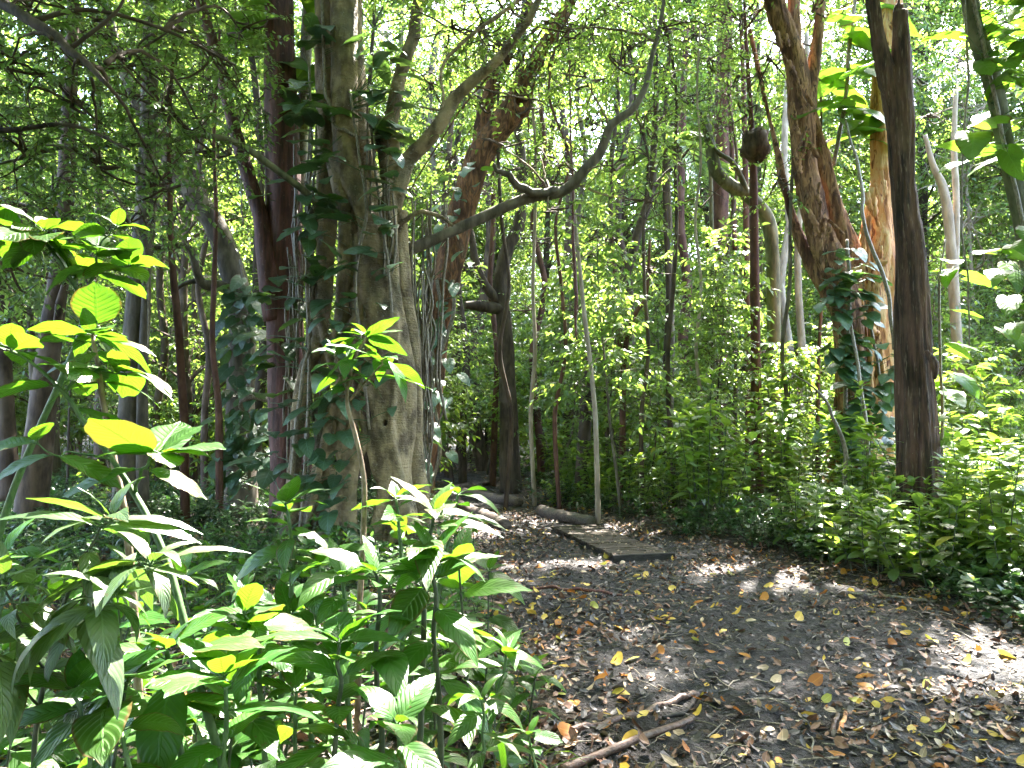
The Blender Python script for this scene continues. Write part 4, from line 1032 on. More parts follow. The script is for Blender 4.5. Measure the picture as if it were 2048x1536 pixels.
sap = [stock_sapling(601, 3.2, .9, .10, 'leaf_shrub', 'brown', 14), stock_sapling(602, 4.6, 1.1, .10, 'leaf_crown', 'grey', 18), stock_sapling(603, 2.2, .8, .12, 'leaf_shrub', 'green', 11), stock_sapling(604, 5.6, 1.0, .085, 'leaf_crown', 'dark', 18)]
SL = ['waist-to-head-high leafy sapling', 'thin tall sapling with layered sprays', 'low broad-leaved sapling', 'tall dark-stemmed sapling']
g = np.random.default_rng(78); pts2 = []; cnt = 0
for tries in range(6000):
    if cnt >= 250: break
    y = 13 + 34 * g.random() ** 1.15; x = g.uniform(-.74 * y, .74 * y)
    xm, hwid = path_mid(y)
    if abs(x - xm) < hwid + .4 and y < 21: continue
    if y < 16 and x < -.5: continue
    if px_(x, y) > 1640 and y < 15.5: continue
    if any((x - a) ** 2 + (y - b) ** 2 < 1.5 for a, b in pts2): continue
    px = 1024 + F * x / y
    pts2.append((x, y)); k = int(g.choice(4, p=[.3, .28, .24, .18])); cnt += 1
    place('forest_sapling', k, sap[k], ('stem', 'crown'), f'{SL[k]} {zone(x, y)}', 'sapling', (x, y, GH(x, y)), g.uniform(0, 6.28), g.uniform(.75, 1.25), 'forest saplings', g.normal(0, .05))

def stock_shrub(seed, H, spread, leafL, mat, nst, tpl='small', ratio=.42):
    g = np.random.default_rng(seed); m = MB(); P_, D_, N_, L_ = [], [], [], []
    for i in range(nst):
        a = g.uniform(0, 6.28); rd = spread * math.sqrt(g.random()); h = H * g.uniform(.55, 1.05) * (1 - .3 * rd / max(spread, .01))
        b = np.array([rd * .45 * math.cos(a), rd * .45 * math.sin(a), -.05]); t = np.array([rd * math.cos(a), rd * math.sin(a), h])
        pl = catmull([b, (b + t) / 2 + g.normal(0, .04, 3), t], 9); m.tube(pl, np.linspace(.009, .004, 9), 5, 0)
        npair = int(4 + h * 7)
        for q in range(npair):
            f = .25 + .75 * (q + .5) / npair; p = pl[min(8, int(f * 8))] * (1 - (f * 8) % 1) + pl[min(8, int(f * 8) + 1)] * ((f * 8) % 1)
            for sgn in (0, math.pi):
                az = q * 1.7 + sgn + g.normal(0, .25); el = g.normal(.25 if f < .85 else .6, .2)
                P_.append(p); D_.append([math.cos(az) * math.cos(el), math.sin(az) * math.cos(el), math.sin(el)]); N_.append([-.35 * math.cos(az), -.35 * math.sin(az), 1]); L_.append(leafL * g.uniform(.65, 1.15))
        for q in range(5):
            az = g.uniform(0, 6.28); el = g.uniform(.3, 1.1); P_.append(t); D_.append([math.cos(az) * math.cos(el), math.sin(az) * math.cos(el), math.sin(el)]); N_.append([-.4 * math.cos(az), -.4 * math.sin(az), 1]); L_.append(leafL * g.uniform(.6, 1))
    P_, D_, N_, L_ = map(np.array, (P_, D_, N_, L_)); n = len(P_)
    c = MB(); c.leaves(tpl, P_, D_, N_ + g.normal(0, .2, (n, 3)), L_, L_ * ratio * g.uniform(.85, 1.2, n), g.uniform(.15, .6, n), 0, rg=g)
    return m.mesh('shrub_stem', M['stem_dark']), c.mesh('shrub_foliage', M[mat], False)
shr = [stock_shrub(701, .9, .55, .19, 'leaf_shrub', 8), stock_shrub(702, 1.5, .7, .24, 'leaf_shrub', 9, ratio=.46), stock_shrub(703, .55, .5, .15, 'leaf_cover', 12, ratio=.36), stock_shrub(704, 2.1, .85, .24, 'leaf_shrub', 10, ratio=.5), stock_shrub(705, .4, .45, .13, 'leaf_cover', 12, ratio=.5)]
HL = ['knee-high leafy shrub', 'waist-high leafy shrub', 'low dark narrow-leaved shrub', 'chest-high open shrub', 'ankle-high dark shrub']
def szone(x, y):
    px = 1024 + F * x / y
    if px < 480: return 'in the shaded ground before the dark trunks'
    if px < 880: return 'round the foot of the fig'
    if px < 1110: return 'beside the far bend of the path'
    if px < 1420: return 'behind the boardwalk'
    if px < 1680: return 'between the boardwalk and paperbark'
    if px < 1880: return 'round the feet of the paperbark and dead trunk'
    return 'on the sunny bank past the dead trunk'
g = np.random.default_rng(79); pts3 = []; cnt = 0
def shrub_at(x, y, k, s=1.0):
    place('understorey_shrub', k, shr[k], ('stem', 'foliage'), f'{HL[k]} {szone(x, y)}', 'shrub', (x, y, GH(x, y) - .02), g.uniform(0, 6.28), s, 'understorey shrubs', g.normal(0, .06))
for tries in range(9000):
    if cnt >= 285: break
    y = 8.5 + 19 * g.random() ** 1.25; x = g.uniform(-.72 * y, .74 * y)
    xm, hwid = path_mid(y); px = 1024 + F * x / y
    if abs(x - xm) < hwid * 1.05 + .15: continue
    lft = x < xm
    if lft and g.random() < .5: continue
    if lft and y < 11 and px > 560: continue
    if any((x - a) ** 2 + (y - b) ** 2 < (.20 if not lft else .34) for a, b in pts3): continue
    if not lft and x - xm - hwid < .9: k = int(g.choice([2, 4, 0], p=[.5, .3, .2]))
    elif lft: k = int(g.choice([2, 4, 0], p=[.55, .35, .10]))
    else: k = int(g.choice([0, 1, 3, 2], p=[.3, .35, .2, .15]))
    if not lft and y < 10 and k in (1, 3): k = 0
    pts3.append((x, y)); cnt += 1
    shrub_at(x, y, k, g.uniform(.8, 1.25))

# unseen trees added behind and beside the viewer to cut frontal sky light
g = np.random.default_rng(88)
for i, (x, y) in enumerate([(-4.5, -2.5), (4.2, -3.2), (-7.5, 1.5), (8.5, 1.0), (0.2, -6.5), (-5, -8), (6, -8.5), (-10, -4), (10.5, -4), (1.8, -11), (-11, 4.5), (11.5, 5.5), (-2.5, -12), (-8.5, -11), (9, -12.5), (-14, 0), (14.5, 1), (-2.2, -4.6), (3.5, -6), (-4.6, -5.2), (7.2, -5.5), (-6.8, -1.2), (6.6, -1.5), (2.2, -8.6), (-3.2, -9.2), (-9.6, -7.4), (12, -8), (-12.5, -8.5), (5, -14), (-6, -15), (0, -16), (-9.5, 7.2), (11.5, 9.5)]):
    k = i % 4; place('forest_tree', k, tall[k], ('trunk', 'crown'), f'{TL[k]} added out of view to cut frontal sky light', 'tree', (x, y, GH(x, y)), g.uniform(0, 6.28), g.uniform(.9, 1.15), 'forest trees', 0)

# ------------------------------------------------------------------ near plants, one by one
def stem_leaves(m, pts, rad, n_pairs, f0, L, g, kind='lance', ratio=.36, rosette=6, el=(.55, -.15), droop=.4, az0=0.0, mat=0, curl=(.15, .6), alt=False, rise=(.2, 1.0)):
    P_, D_, N_, L_, C_ = [], [], [], [], []
    k = len(pts); L *= 1.3; ratio *= 1.18
    for q in range(n_pairs):
        f = f0 + (1 - f0) * (q + .2) / n_pairs; u = f * (k - 1); i = min(k - 2, int(u)); p = pts[i] * (1 - (u - i)) + pts[i + 1] * (u - i)
        e = el[1] + (el[0] - el[1]) * (f - f0) / max(1e-3, 1 - f0)
        for sgn in ((0,) if alt else (0, math.pi)):
            az = az0 + (q * 2.39 if alt else q * 1.45) + sgn + g.normal(0, .22); ee = e + g.normal(0, .26)
            d = np.array([math.cos(az) * math.cos(ee), math.sin(az) * math.cos(ee), math.sin(ee)])
            P_.append(p + d * L * .07); D_.append(d); N_.append(np.array([-math.cos(az) * math.sin(ee), -math.sin(az) * math.sin(ee), math.cos(ee)]) + g.normal(0, .22, 3))
            L_.append(L * g.uniform(.5, 1.12) * (1.0 if f < .9 else .85)); C_.append(g.uniform(*curl) * (droop / .4))
    tip = pts[-1]
    for q in range(rosette):
        az = az0 + q * 2.4 + g.normal(0, .3); ee = rise[0] + (rise[1] - rise[0]) * q / max(1, rosette - 1) + g.normal(0, .22)
        d = np.array([math.cos(az) * math.cos(ee), math.sin(az) * math.cos(ee), math.sin(ee)])
        P_.append(tip + d * L * .05); D_.append(d); N_.append(np.array([-math.cos(az) * math.sin(ee), -math.sin(az) * math.sin(ee), math.cos(ee)]) + g.normal(0, .2, 3))
        L_.append(L * g.uniform(.6, 1.05) * (1 - .45 * q / max(1, rosette))); C_.append(g.uniform(*curl) * (droop / .4))
    P_, D_, N_, L_, C_ = map(np.array, (P_, D_, N_, L_, C_)); n = len(P_)
    m.leaves(kind, P_, D_, N_, L_, L_ * ratio * g.uniform(.88, 1.12, n), C_, mat, twist=g.normal(0, .35, n), rg=g)
    s = np.linspace(0, 1, 3)[None, :, None]; b = P_ - nrm(D_) * L * .07
    m.twigs(b[:, None] * (1 - s) + (P_ + nrm(D_) * .01)[:, None] * s, np.full(n, .0028), np.full(n, .002), 1, sides=5)

def near_plant(name, label, stems, leafmat, stemmat, seed, cat='plant', group=None):
    """stems: list of (photo polyline, options)"""
    first = stems[0][0][0]; b = np.array(P(*first[:3])); b[2] = GH(b[0], b[1])
    t = thing(name, label, cat, b, group); g = np.random.default_rng(seed)
    ms, ml = MB(), MB()
    for s, o in stems:
        p, r = PL(s, 34)
        p = p + .012 * np.stack([vn2(np.linspace(0, 7, 34), np.full(34, seed + q * 5.), 9) - .5 for q in range(3)], 1)
        if s is stems[0][0]: p[0][2] = GH(p[0][0], p[0][1]) - .03
        ms.tube(p, r, 9, 0, rough=.06, seed=seed)
        if o is not None: stem_leaves(ml, p, r, g=g, **o)
    part('stem', ms.mesh('plant_stem', M[stemmat], True, b), t)
    part('foliage', ml.mesh('plant_foliage', [M[leafmat], M['stem_green']], True, b), t)
    return t

near_plant('tall_sapling', 'tall woody sapling with a round upright leaf crowning its top rosette', [
    ([(292, 1700, 2.5, 18), (283, 1480, 2.5, 17), (268, 1220, 2.5, 16), (252, 1050, 2.5, 15), (232, 930, 2.5, 14), (208, 820, 2.5, 12), (192, 740, 2.5, 10), (185, 668, 2.5, 8)], dict(n_pairs=5, f0=.80, L=.19, rosette=8, ratio=.40, el=(.25, -.25), droop=.35, az0=.4, rise=(-.1, .5))),
    ([(185, 672, 2.5, 5), (190, 660, 2.49, 4), (194, 650, 2.48, 3)], dict(n_pairs=0, f0=.5, L=.12, rosette=1, kind='ovate', ratio=.86, az0=-1.6, rise=(1.35, 1.4), droop=.02))],
    'leaf_lance', 'stem_wood', 1)
near_plant('green_stemmed_plant', 'leaning plant with a smooth green stem crossing the tall woody sapling', [
    ([(470, 1620, 2.2, 18), (420, 1440, 2.2, 17), (372, 1250, 2.25, 16), (338, 1130, 2.3, 15), (300, 1040, 2.35, 14), (268, 985, 2.4, 13), (225, 920, 2.4, 11), (172, 850, 2.4, 10), (128, 785, 2.4, 8), (60, 722, 2.4, 6), (20, 700, 2.4, 5)], dict(n_pairs=4, f0=.74, L=.20, kind='ovate', ratio=.5, rosette=5, el=(.3, -.1), az0=1.2, alt=True)),
    ([(268, 985, 2.4, 8), (290, 935, 2.3, 6), (318, 905, 2.25, 5)], dict(n_pairs=2, f0=.4, L=.2, kind='ovate', ratio=.52, rosette=6, az0=.1, rise=(-.1, .5), droop=.25)),
    ([(128, 785, 2.4, 6), (180, 745, 2.45, 5), (250, 748, 2.5, 3)], dict(n_pairs=2, f0=.5, L=.17, kind='ovate', ratio=.5, rosette=2, az0=2)),
    ([(225, 920, 2.4, 5), (150, 905, 2.3, 4), (110, 912, 2.25, 3), (72, 884, 2.2, 3)], dict(n_pairs=1, f0=.6, L=.16, kind='ovate', ratio=.5, rosette=2, az0=3.3))],
    'leaf_ovate', 'stem_green', 2)
near_plant('sunlit_sapling', 'broad-leaved sapling with glowing yellow-green leaves above the shaded clearing', [
    ([(-60, 1300, 3.0, 16), (20, 1000, 3.0, 14), (150, 700, 2.9, 12), (166, 610, 2.85, 10), (128, 540, 2.8, 8), (96, 490, 2.8, 6), (86, 460, 2.8, 5)], dict(n_pairs=4, f0=.84, L=.17, kind='ovate', ratio=.58, rosette=7, az0=.3, el=(.3, .0), rise=(-.2, .9))),
    ([(166, 610, 2.85, 7), (190, 540, 2.85, 6), (192, 500, 2.85, 4)], dict(n_pairs=2, f0=.4, L=.16, kind='ovate', ratio=.55, rosette=5, az0=1.0)),
    ([(190, 545, 2.85, 5), (225, 540, 2.9, 4), (256, 530, 2.9, 3)], dict(n_pairs=2, f0=.4, L=.16, kind='ovate', ratio=.5, rosette=4, az0=-.2)),
    ([(96, 490, 2.8, 5), (60, 462, 2.8, 4), (20, 460, 2.8, 4), (-30, 470, 2.8, 3)], dict(n_pairs=3, f0=.2, L=.16, kind='ovate', ratio=.52, rosette=3, az0=2.4)),
    ([(192, 505, 2.85, 4), (215, 470, 2.85, 3), (232, 452, 2.85, 3)], dict(n_pairs=1, f0=.3, L=.13, kind='ovate', ratio=.55, rosette=3, az0=.8))],
    'leaf_ovate', 'stem_green', 3)
near_plant('bright_topped_sapling', 'slim sapling with a glowing leafy top standing before the fig trunk', [
    ([(716, 1260, 3.5, 13), (724, 1100, 3.5, 12), (728, 980, 3.5, 11), (722, 930, 3.5, 10), (706, 860, 3.5, 10), (692, 800, 3.5, 8), (700, 740, 3.5, 7), (722, 695, 3.5, 6), (732, 672, 3.5, 5)], dict(n_pairs=5, f0=.74, L=.19, rosette=8, ratio=.36, az0=.2, el=(.3, -.3), rise=(-.15, .6), droop=.35)),
    ([(700, 800, 3.5, 5), (752, 740, 3.45, 4), (770, 716, 3.4, 3)], dict(n_pairs=2, f0=.3, L=.22, rosette=3, ratio=.36, az0=-.3, rise=(-.5, 0))),
    ([(692, 790, 3.5, 4), (676, 740, 3.5, 3), (670, 700, 3.5, 3)], dict(n_pairs=4, f0=.1, L=.13, rosette=4, ratio=.34, az0=1.3, el=(.2, -.2)))],
    'leaf_lance', 'stem_wood', 4)
near_plant('pale_leaved_shrub', 'arching shrub of long narrow leaves paled to suggest sun glare', [
    ([(60, 1640, 1.9, 12), (80, 1420, 1.9, 10), (120, 1240, 1.9, 8), (160, 1130, 1.9, 7), (200, 1060, 1.9, 5), (222, 1040, 1.9, 4)], dict(n_pairs=7, f0=.62, L=.19, rosette=5, ratio=.27, az0=.5, el=(.15, -.25), droop=.5, alt=False)),
    ([(110, 1260, 1.9, 7), (180, 1180, 1.85, 5), (260, 1130, 1.8, 4), (300, 1130, 1.8, 3)], dict(n_pairs=5, f0=.3, L=.18, rosette=5, ratio=.28, az0=.2, el=(.1, -.3), droop=.5)),
    ([(100, 1300, 1.9, 7), (170, 1230, 1.8, 5), (220, 1200, 1.75, 4)], dict(n_pairs=5, f0=.3, L=.19, rosette=5, ratio=.30, az0=1.1, el=(.1, -.4), droop=.6)),
    ([(90, 1350, 1.9, 6), (40, 1240, 1.85, 5), (10, 1160, 1.8, 4)], dict(n_pairs=5, f0=.3, L=.18, rosette=5, ratio=.28, az0=2, el=(.1, -.3), droop=.5)),
    ([(80, 1420, 1.9, 6), (20, 1340, 1.8, 5), (-30, 1290, 1.8, 4)], dict(n_pairs=5, f0=.3, L=.17, rosette=4, ratio=.30, az0=.7, el=(.1, -.3), droop=.5))],
    'leaf_glare', 'stem_dark', 5, 'shrub')
hero = [
    ('upright plant with paired broad leaves and one half-sunlit leaf', [(372, 1700, 2.1, 14), (362, 1500, 2.1, 13), (345, 1370, 2.1, 11), (336, 1300, 2.1, 9)], dict(n_pairs=3, f0=.55, L=.19, ratio=.42, rosette=5, az0=.3, kind='ovate')),
    ('upright plant with a small sun-bleached tip leaf beside the half-sunlit plant', [(540, 1700, 2.3, 14), (528, 1480, 2.3, 12), (518, 1330, 2.3, 10), (512, 1262, 2.3, 8), (486, 1226, 2.3, 5)], dict(n_pairs=4, f0=.5, L=.18, ratio=.42, rosette=5, az0=.9, kind='ovate')),
    ('dark-stalked plant with long glossy drooping leaves, tallest of the front row', [(836, 1720, 2.6, 14), (838, 1500, 2.6, 13), (844, 1300, 2.6, 12), (850, 1150, 2.6, 10), (862, 1060, 2.6, 8), (868, 1030, 2.6, 6)], dict(n_pairs=6, f0=.45, L=.22, ratio=.33, rosette=6, az0=.2)),
    ('dark-stalked plant with toothed long leaves leaning over the path edge', [(880, 1740, 2.5, 13), (884, 1500, 2.5, 12), (872, 1320, 2.5, 11), (868, 1180, 2.5, 9), (866, 1110, 2.5, 7)], dict(n_pairs=5, f0=.42, L=.22, ratio=.34, rosette=5, az0=-.5)),
    ('dark-stalked plant with a deeply shaded lower half before the fig roots', [(760, 1720, 2.4, 14), (760, 1500, 2.4, 12), (756, 1330, 2.4, 11), (760, 1190, 2.4, 9), (756, 1150, 2.4, 7)], dict(n_pairs=5, f0=.4, L=.21, ratio=.38, rosette=5, az0=.8)),
    ('leafy plant whose thin stem tilts right over fallen leaves', [(940, 1700, 2.5, 9), (960, 1540, 2.5, 8), (990, 1420, 2.5, 7), (1010, 1330, 2.5, 6), (1016, 1310, 2.5, 4)], dict(n_pairs=4, f0=.4, L=.13, ratio=.28, rosette=7, az0=.1, droop=.5)),
    ('low bright plant with narrow leaves reaching toward the bamboo stick', [(920, 1740, 2.3, 9), (952, 1600, 2.3, 8), (968, 1480, 2.3, 6), (962, 1400, 2.3, 5)], dict(n_pairs=4, f0=.4, L=.14, ratio=.3, rosette=5, az0=-.3, droop=.5)),
    ('broad-leaved plant with heart-like leaf facing the path, left of the fig roots', [(560, 1440, 3.2, 13), (575, 1240, 3.2, 11), (585, 1120, 3.2, 9), (580, 1060, 3.2, 7), (570, 1010, 3.2, 5)], dict(n_pairs=4, f0=.55, L=.21, ratio=.42, rosette=6, az0=.2)),
    ('leafy plant with white sun-struck leaves at the foot of the fig', [(700, 1560, 3.0, 12), (694, 1340, 3.0, 11), (690, 1220, 3.0, 9), (686, 1150, 3.0, 7)], dict(n_pairs=4, f0=.45, L=.2, ratio=.4, rosette=6, az0=1.5)),
    ('slim plant with bright leaves crowding the gap between fig and logs', [(800, 1420, 3.5, 11), (806, 1180, 3.5, 9), (800, 1060, 3.5, 7), (792, 1000, 3.5, 5)], dict(n_pairs=5, f0=.45, L=.2, ratio=.36, rosette=6, az0=.6)),
    ('bright young plant leaning toward the first log', [(860, 1420, 3.7, 10), (880, 1180, 3.7, 8), (900, 1060, 3.7, 7), (915, 990, 3.7, 5)], dict(n_pairs=4, f0=.5, L=.19, ratio=.34, rosette=5, az0=0)),
    ('tall dark-leaved plant filling the corner below the pale arching shrub', [(200, 1760, 1.8, 12), (190, 1600, 1.8, 11), (170, 1460, 1.8, 9), (150, 1380, 1.8, 7)], dict(n_pairs=3, f0=.4, L=.17, ratio=.4, rosette=6, az0=.4, kind='ovate')),
    ('dark broad-leaved plant with a hanging translucent leaf, front row', [(300, 1760, 1.8, 12), (270, 1600, 1.8, 11), (240, 1460, 1.85, 8), (215, 1400, 1.9, 6)], dict(n_pairs=3, f0=.45, L=.18, ratio=.42, rosette=4, az0=2.0, kind='ovate', droop=.6)),
    ('dark plant with leaves netted by strong veins, beside the half-sunlit plant', [(430, 1760, 2.0, 12), (440, 1560, 2.0, 11), (450, 1420, 2.0, 9), (452, 1350, 2.0, 7)], dict(n_pairs=3, f0=.45, L=.2, ratio=.42, rosette=5, az0=1.2, kind='ovate')),
    ('leafy plant rising between the two dark-stalked plants', [(660, 1740, 2.2, 12), (668, 1540, 2.2, 11), (680, 1380, 2.2, 9), (676, 1290, 2.2, 7)], dict(n_pairs=4, f0=.4, L=.2, ratio=.4, rosette=6, az0=.5)),
    ('small plant with a downward-hanging spotted leaf at the picture foot', [(800, 1760, 2.0, 11), (806, 1620, 2.0, 10), (800, 1520, 2.0, 8), (790, 1450, 2.0, 6)], dict(n_pairs=3, f0=.4, L=.18, ratio=.38, rosette=5, az0=2.5, droop=.7)),
    ('leafy plant half hidden behind the white sun-struck plant', [(620, 1560, 3.2, 11), (622, 1360, 3.2, 10), (632, 1220, 3.2, 8), (640, 1130, 3.2, 6)], dict(n_pairs=4, f0=.45, L=.2, ratio=.4, rosette=6, az0=2.2)),
    ('small dark plant in the darkest gap left of centre', [(600, 1740, 2.3, 11), (596, 1580, 2.3, 10), (592, 1450, 2.3, 8), (590, 1390, 2.3, 6)], dict(n_pairs=3, f0=.4, L=.19, ratio=.38, rosette=5, az0=.9)),
    ('narrow-leaved plant cut by the frame beside the pale arching shrub', [(-60, 1640, 2.0, 12), (-30, 1420, 2.0, 10), (0, 1240, 2.0, 8), (10, 1120, 2.0, 5)], dict(n_pairs=6, f0=.4, L=.19, ratio=.28, rosette=5, az0=.9, droop=.5)),
    ('low leafy plant beneath the leaning green stem', [(470, 1640, 2.7, 10), (476, 1480, 2.7, 9), (470, 1380, 2.7, 7), (466, 1330, 2.7, 5)], dict(n_pairs=4, f0=.3, L=.17, ratio=.38, rosette=5, az0=1.7)),
    ('small plant with folded leaves by the lower stick', [(1090, 1640, 2.1, 8), (1080, 1570, 2.1, 7), (1062, 1500, 2.1, 5), (1060, 1470, 2.1, 4)], dict(n_pairs=2, f0=.3, L=.08, ratio=.45, rosette=4, az0=.2, kind='ovate')),
]
for i, (lab, s, o) in enumerate(hero):
    near_plant('broad_leaved_plant', lab, [(s, o)], 'leaf_lance' if o.get('kind') != 'ovate' else 'leaf_ovate', 'stem_dark' if i in (2, 3, 4, 14) else 'stem_green', 50 + i, group='leafy plants in front of the fig')

# shaded seedlings below and between them: shared stock
def stock_seedling(seed, H, L, npair, kind, ratio, mat):
    g = np.random.default_rng(seed); a = np.array([[0, 0, -.05], [.02, .01, H * .5], [g.normal(0, .05), g.normal(0, .05), H]])
    p = catmull(a, 16); ms, ml = MB(), MB(); ms.tube(p, np.linspace(.006, .003, 16), 6)
    stem_leaves(ml, p, None, npair, .2, L, g, kind, ratio, 6, az0=g.uniform(0, 6))
    return ms.mesh('seedling_stem', M['stem_dark']), ml.mesh('seedling_foliage', [M[mat], M['stem_green']])
seed_ = [stock_seedling(801, .38, .15, 4, 'lance', .36, 'leaf_lance'), stock_seedling(802, .6, .16, 5, 'lance', .40, 'leaf_lance'), stock_seedling(803, .28, .12, 3, 'ovate', .5, 'leaf_ovate'), stock_seedling(804, .5, .15, 5, 'lance', .24, 'leaf_lance'), stock_seedling(805, .8, .17, 6, 'lance', .38, 'leaf_lance')]
DL = ['small seedling with paired lance leaves', 'knee-high seedling with broad paired leaves', 'tiny round-leaved seedling', 'narrow-leaved seedling', 'tall leafy seedling']
def nzone(x, y):
    px = 1024 + F * x / y
    if y > 5.2: return 'on the leafy ground before the fig' if px < 800 else 'along the path edge near the fig'
    if px < 350: return 'under the pale arching shrub'
    if px < 700: return 'among stems in the front thicket'
    return 'at the edge of the front thicket by the path'
g = np.random.default_rng(80); pts4 = []; cnt = 0
for tries in range(6000):
    if cnt >= 250: break
    y = 1.7 + 7.5 * g.random() ** 1.5; xm, hwid = path_mid(y); xl = xm - hwid
    x = g.uniform(-.72 * y - .2, min(xl, .03 * y) + .08 * g.random())
    if y > 5 and g.random() < .45: continue
    if y < 3.2 and x > -.12: continue
    if any((x - a) ** 2 + (y - b) ** 2 < .022 for a, b in pts4): continue
    if math.hypot(x - fb[0], y - fb[1]) < 1.2: continue
    if y < 3.2 and 620 < 1024 + F * x / y < 920 and g.random() < .6: continue
    k = int(g.choice(5, p=[.3, .2, .2, .15, .15])) if y < 4 else int(g.choice([0, 2, 3], p=[.4, .3, .3]))
    pts4.append((x, y)); cnt += 1
    place('leafy_seedling', k, seed_[k], ('stem', 'foliage'), f'{DL[k]} {nzone(x, y)}', 'plant', (x, y, GH(x, y)), g.uniform(0, 6.28), g.uniform(.85, 1.4) if y < 4 else g.uniform(.75, 1.2), 'seedlings of the front thicket', g.normal(0, .1))

# bright bank on the right: taller leafy plants
bank = [stock_shrub(711, 1.0, .45, .24, 'leaf_shrub', 3, 'ovate', .46), stock_shrub(712, 1.5, .5, .26, 'leaf_shrub', 3, 'ovate', .5), stock_shrub(713, .42, .5, .17, 'leaf_cover', 6, 'ovate', .5), stock_shrub(714, .8, .4, .2, 'leaf_shrub', 4, 'lance', .34), stock_shrub(715, 1.9, .5, .22, 'leaf_shrub', 2, 'ovate', .55)]
BL = ['leafy knee-high plant on the sunny bank', 'tall leafy plant on the sunny bank', 'low spreading plant at the foot of the sunny bank', 'narrow-leaved plant on the sunny bank', 'lanky sparse plant on the sunny bank']
g = np.random.default_rng(81); pts5 = []; cnt = 0
for tries in range(4000):
    if cnt >= 95: break
    y = g.uniform(5.8, 13); xm, hwid = path_mid(y); x = xm + hwid + g.uniform(.15, 5)
    px = 1024 + F * x / y
    if px < 1600 or px > 2200: continue
    if px < 1880 and (y > 10.2 or g.random() < .55): continue
    if any((x - a) ** 2 + (y - b) ** 2 < .1 for a, b in pts5): continue
    e = x - xm - hwid
    k = 2 if e < .7 else int(g.choice([0, 1, 3, 4, 2], p=[.25, .2, .2, .15, .2]))
    if px < 1860: k = 2 if g.random() < .7 else 0
    pts5.append((x, y)); cnt += 1
    place('bank_plant', k, bank[k], ('stem', 'foliage'), BL[k] + (' beside the dead trunk' if px < 1900 else ' at the frame edge'), 'plant', (x, y, GH(x, y) - .02), g.uniform(0, 6.28), g.uniform(.7, 1.05), 'plants on the sunny bank', g.normal(0, .08))

# ------------------------------------------------------------------ creepers on the trunks
def creeper(name, label, spots, paths, mat='leaf_vine', seed=1, face=(0, -1, 0), **kw):
    g = np.random.default_rng(seed)
    Pw = np.array([P(a, b, c) for a, b, c, _ in spots]); L = np.array([d * c / F for _, _, c, d in spots])
    org = np.array([Pw[:, 0].mean(), Pw[:, 1].mean(), GH(Pw[:, 0].mean(), Pw[:, 1].mean())])
    t = thing(name, label, 'vine', org)
    m = MB(); climb_leaves(m, Pw, L, g, face, **kw)
    if paths:                                              # the shoots that carry leaves set off from the main stem
        A = np.vstack([PL(s, 50)[0] for s in paths]); dd = np.linalg.norm(A[None] - Pw[:, None], axis=2); j = dd.argmin(1); dm = dd.min(1); q = (dm > .12) & (dm < 2.2)
        s4 = np.linspace(0, 1, 6)[None, :, None]; a0 = A[j[q]] - np.array([0, 0, 1]) * (.25 * dm[q])[:, None]; b0 = Pw[q]
        m.twigs(a0[:, None] * (1 - s4) + b0[:, None] * s4 + np.array([0, 0, .18]) * (s4 * (1 - s4)) * dm[q][:, None, None], np.full(q.sum(), .007), np.full(q.sum(), .004), 1, sides=4)
    part('foliage', m.mesh('creeper_foliage', [M[mat], M['stem_green']], True, org), t)
    m = MB()
    for s in paths:
        p, r = PL(s, 50); p = p + .02 * np.stack([vn2(np.linspace(0, 12, 50), np.full(50, seed + q * 4.), 19) - .5 for q in range(3)], 1)
        m.tube(p, r, 6, 0)
    if paths: part('stem', m.mesh('creeper_stem', M['vine_wood'], True, org), t)
    return t
g = np.random.default_rng(90); sp = []
for (x0, x1, y0, y1, Y, n, sz) in [(590, 660, 180, 620, 10.35, 48, 58), (650, 800, 240, 640, 10.15, 42, 54), (720, 800, 60, 300, 10.5, 30, 66), (520, 620, 560, 960, 10.9, 28, 54), (590, 690, 640, 1000, 10.0, 52, 54), (690, 790, 640, 860, 10.05, 16, 44), (600, 700, 960, 1080, 9.8, 12, 52), (590, 640, 60, 230, 10.8, 10, 66)]:
    for i in range(n): sp.append((g.uniform(x0, x1), g.uniform(y0, y1), Y + g.normal(0, .06), sz * g.uniform(.7, 1.15)))
creeper('climbing_vine', 'dark glossy broad-leaved creeper climbing the pale fig trunk', sp, [
    [(642, -60, 10.6, 7), (648, 120, 10.55, 7), (650, 180, 10.5, 8), (662, 215, 10.5, 8), (668, 250, 10.45, 8), (690, 262, 10.4, 7), (720, 275, 10.4, 6)],
    [(600, 1080, 10.1, 8), (612, 900, 10.2, 8), (620, 700, 10.3, 7), (612, 500, 10.4, 7), (622, 300, 10.5, 6), (618, 120, 10.6, 5)],
    [(740, 860, 10.1, 6), (722, 700, 10.1, 7), (712, 560, 10.15, 7), (732, 420, 10.2, 7), (716, 300, 10.3, 6), (700, 180, 10.45, 5)],
    [(786, 640, 10.15, 6), (770, 480, 10.2, 6), (752, 360, 10.25, 6), (742, 250, 10.4, 6)],
    [(560, 1060, 10.3, 10), (582, 960, 10.1, 10), (596, 830, 10.05, 9), (606, 740, 10.05, 8), (618, 700, 10.1, 6)]], seed=91, ratio=.66, droop=.16, spread=.9, up=1.1)
sp = [(g.uniform(455, 520), g.uniform(560, 960), 13.1 + g.normal(0, .05), 44 * g.uniform(.7, 1.1)) for i in range(80)] + [(g.uniform(430, 560), g.uniform(820, 980), 12.9, 42) for i in range(30)]
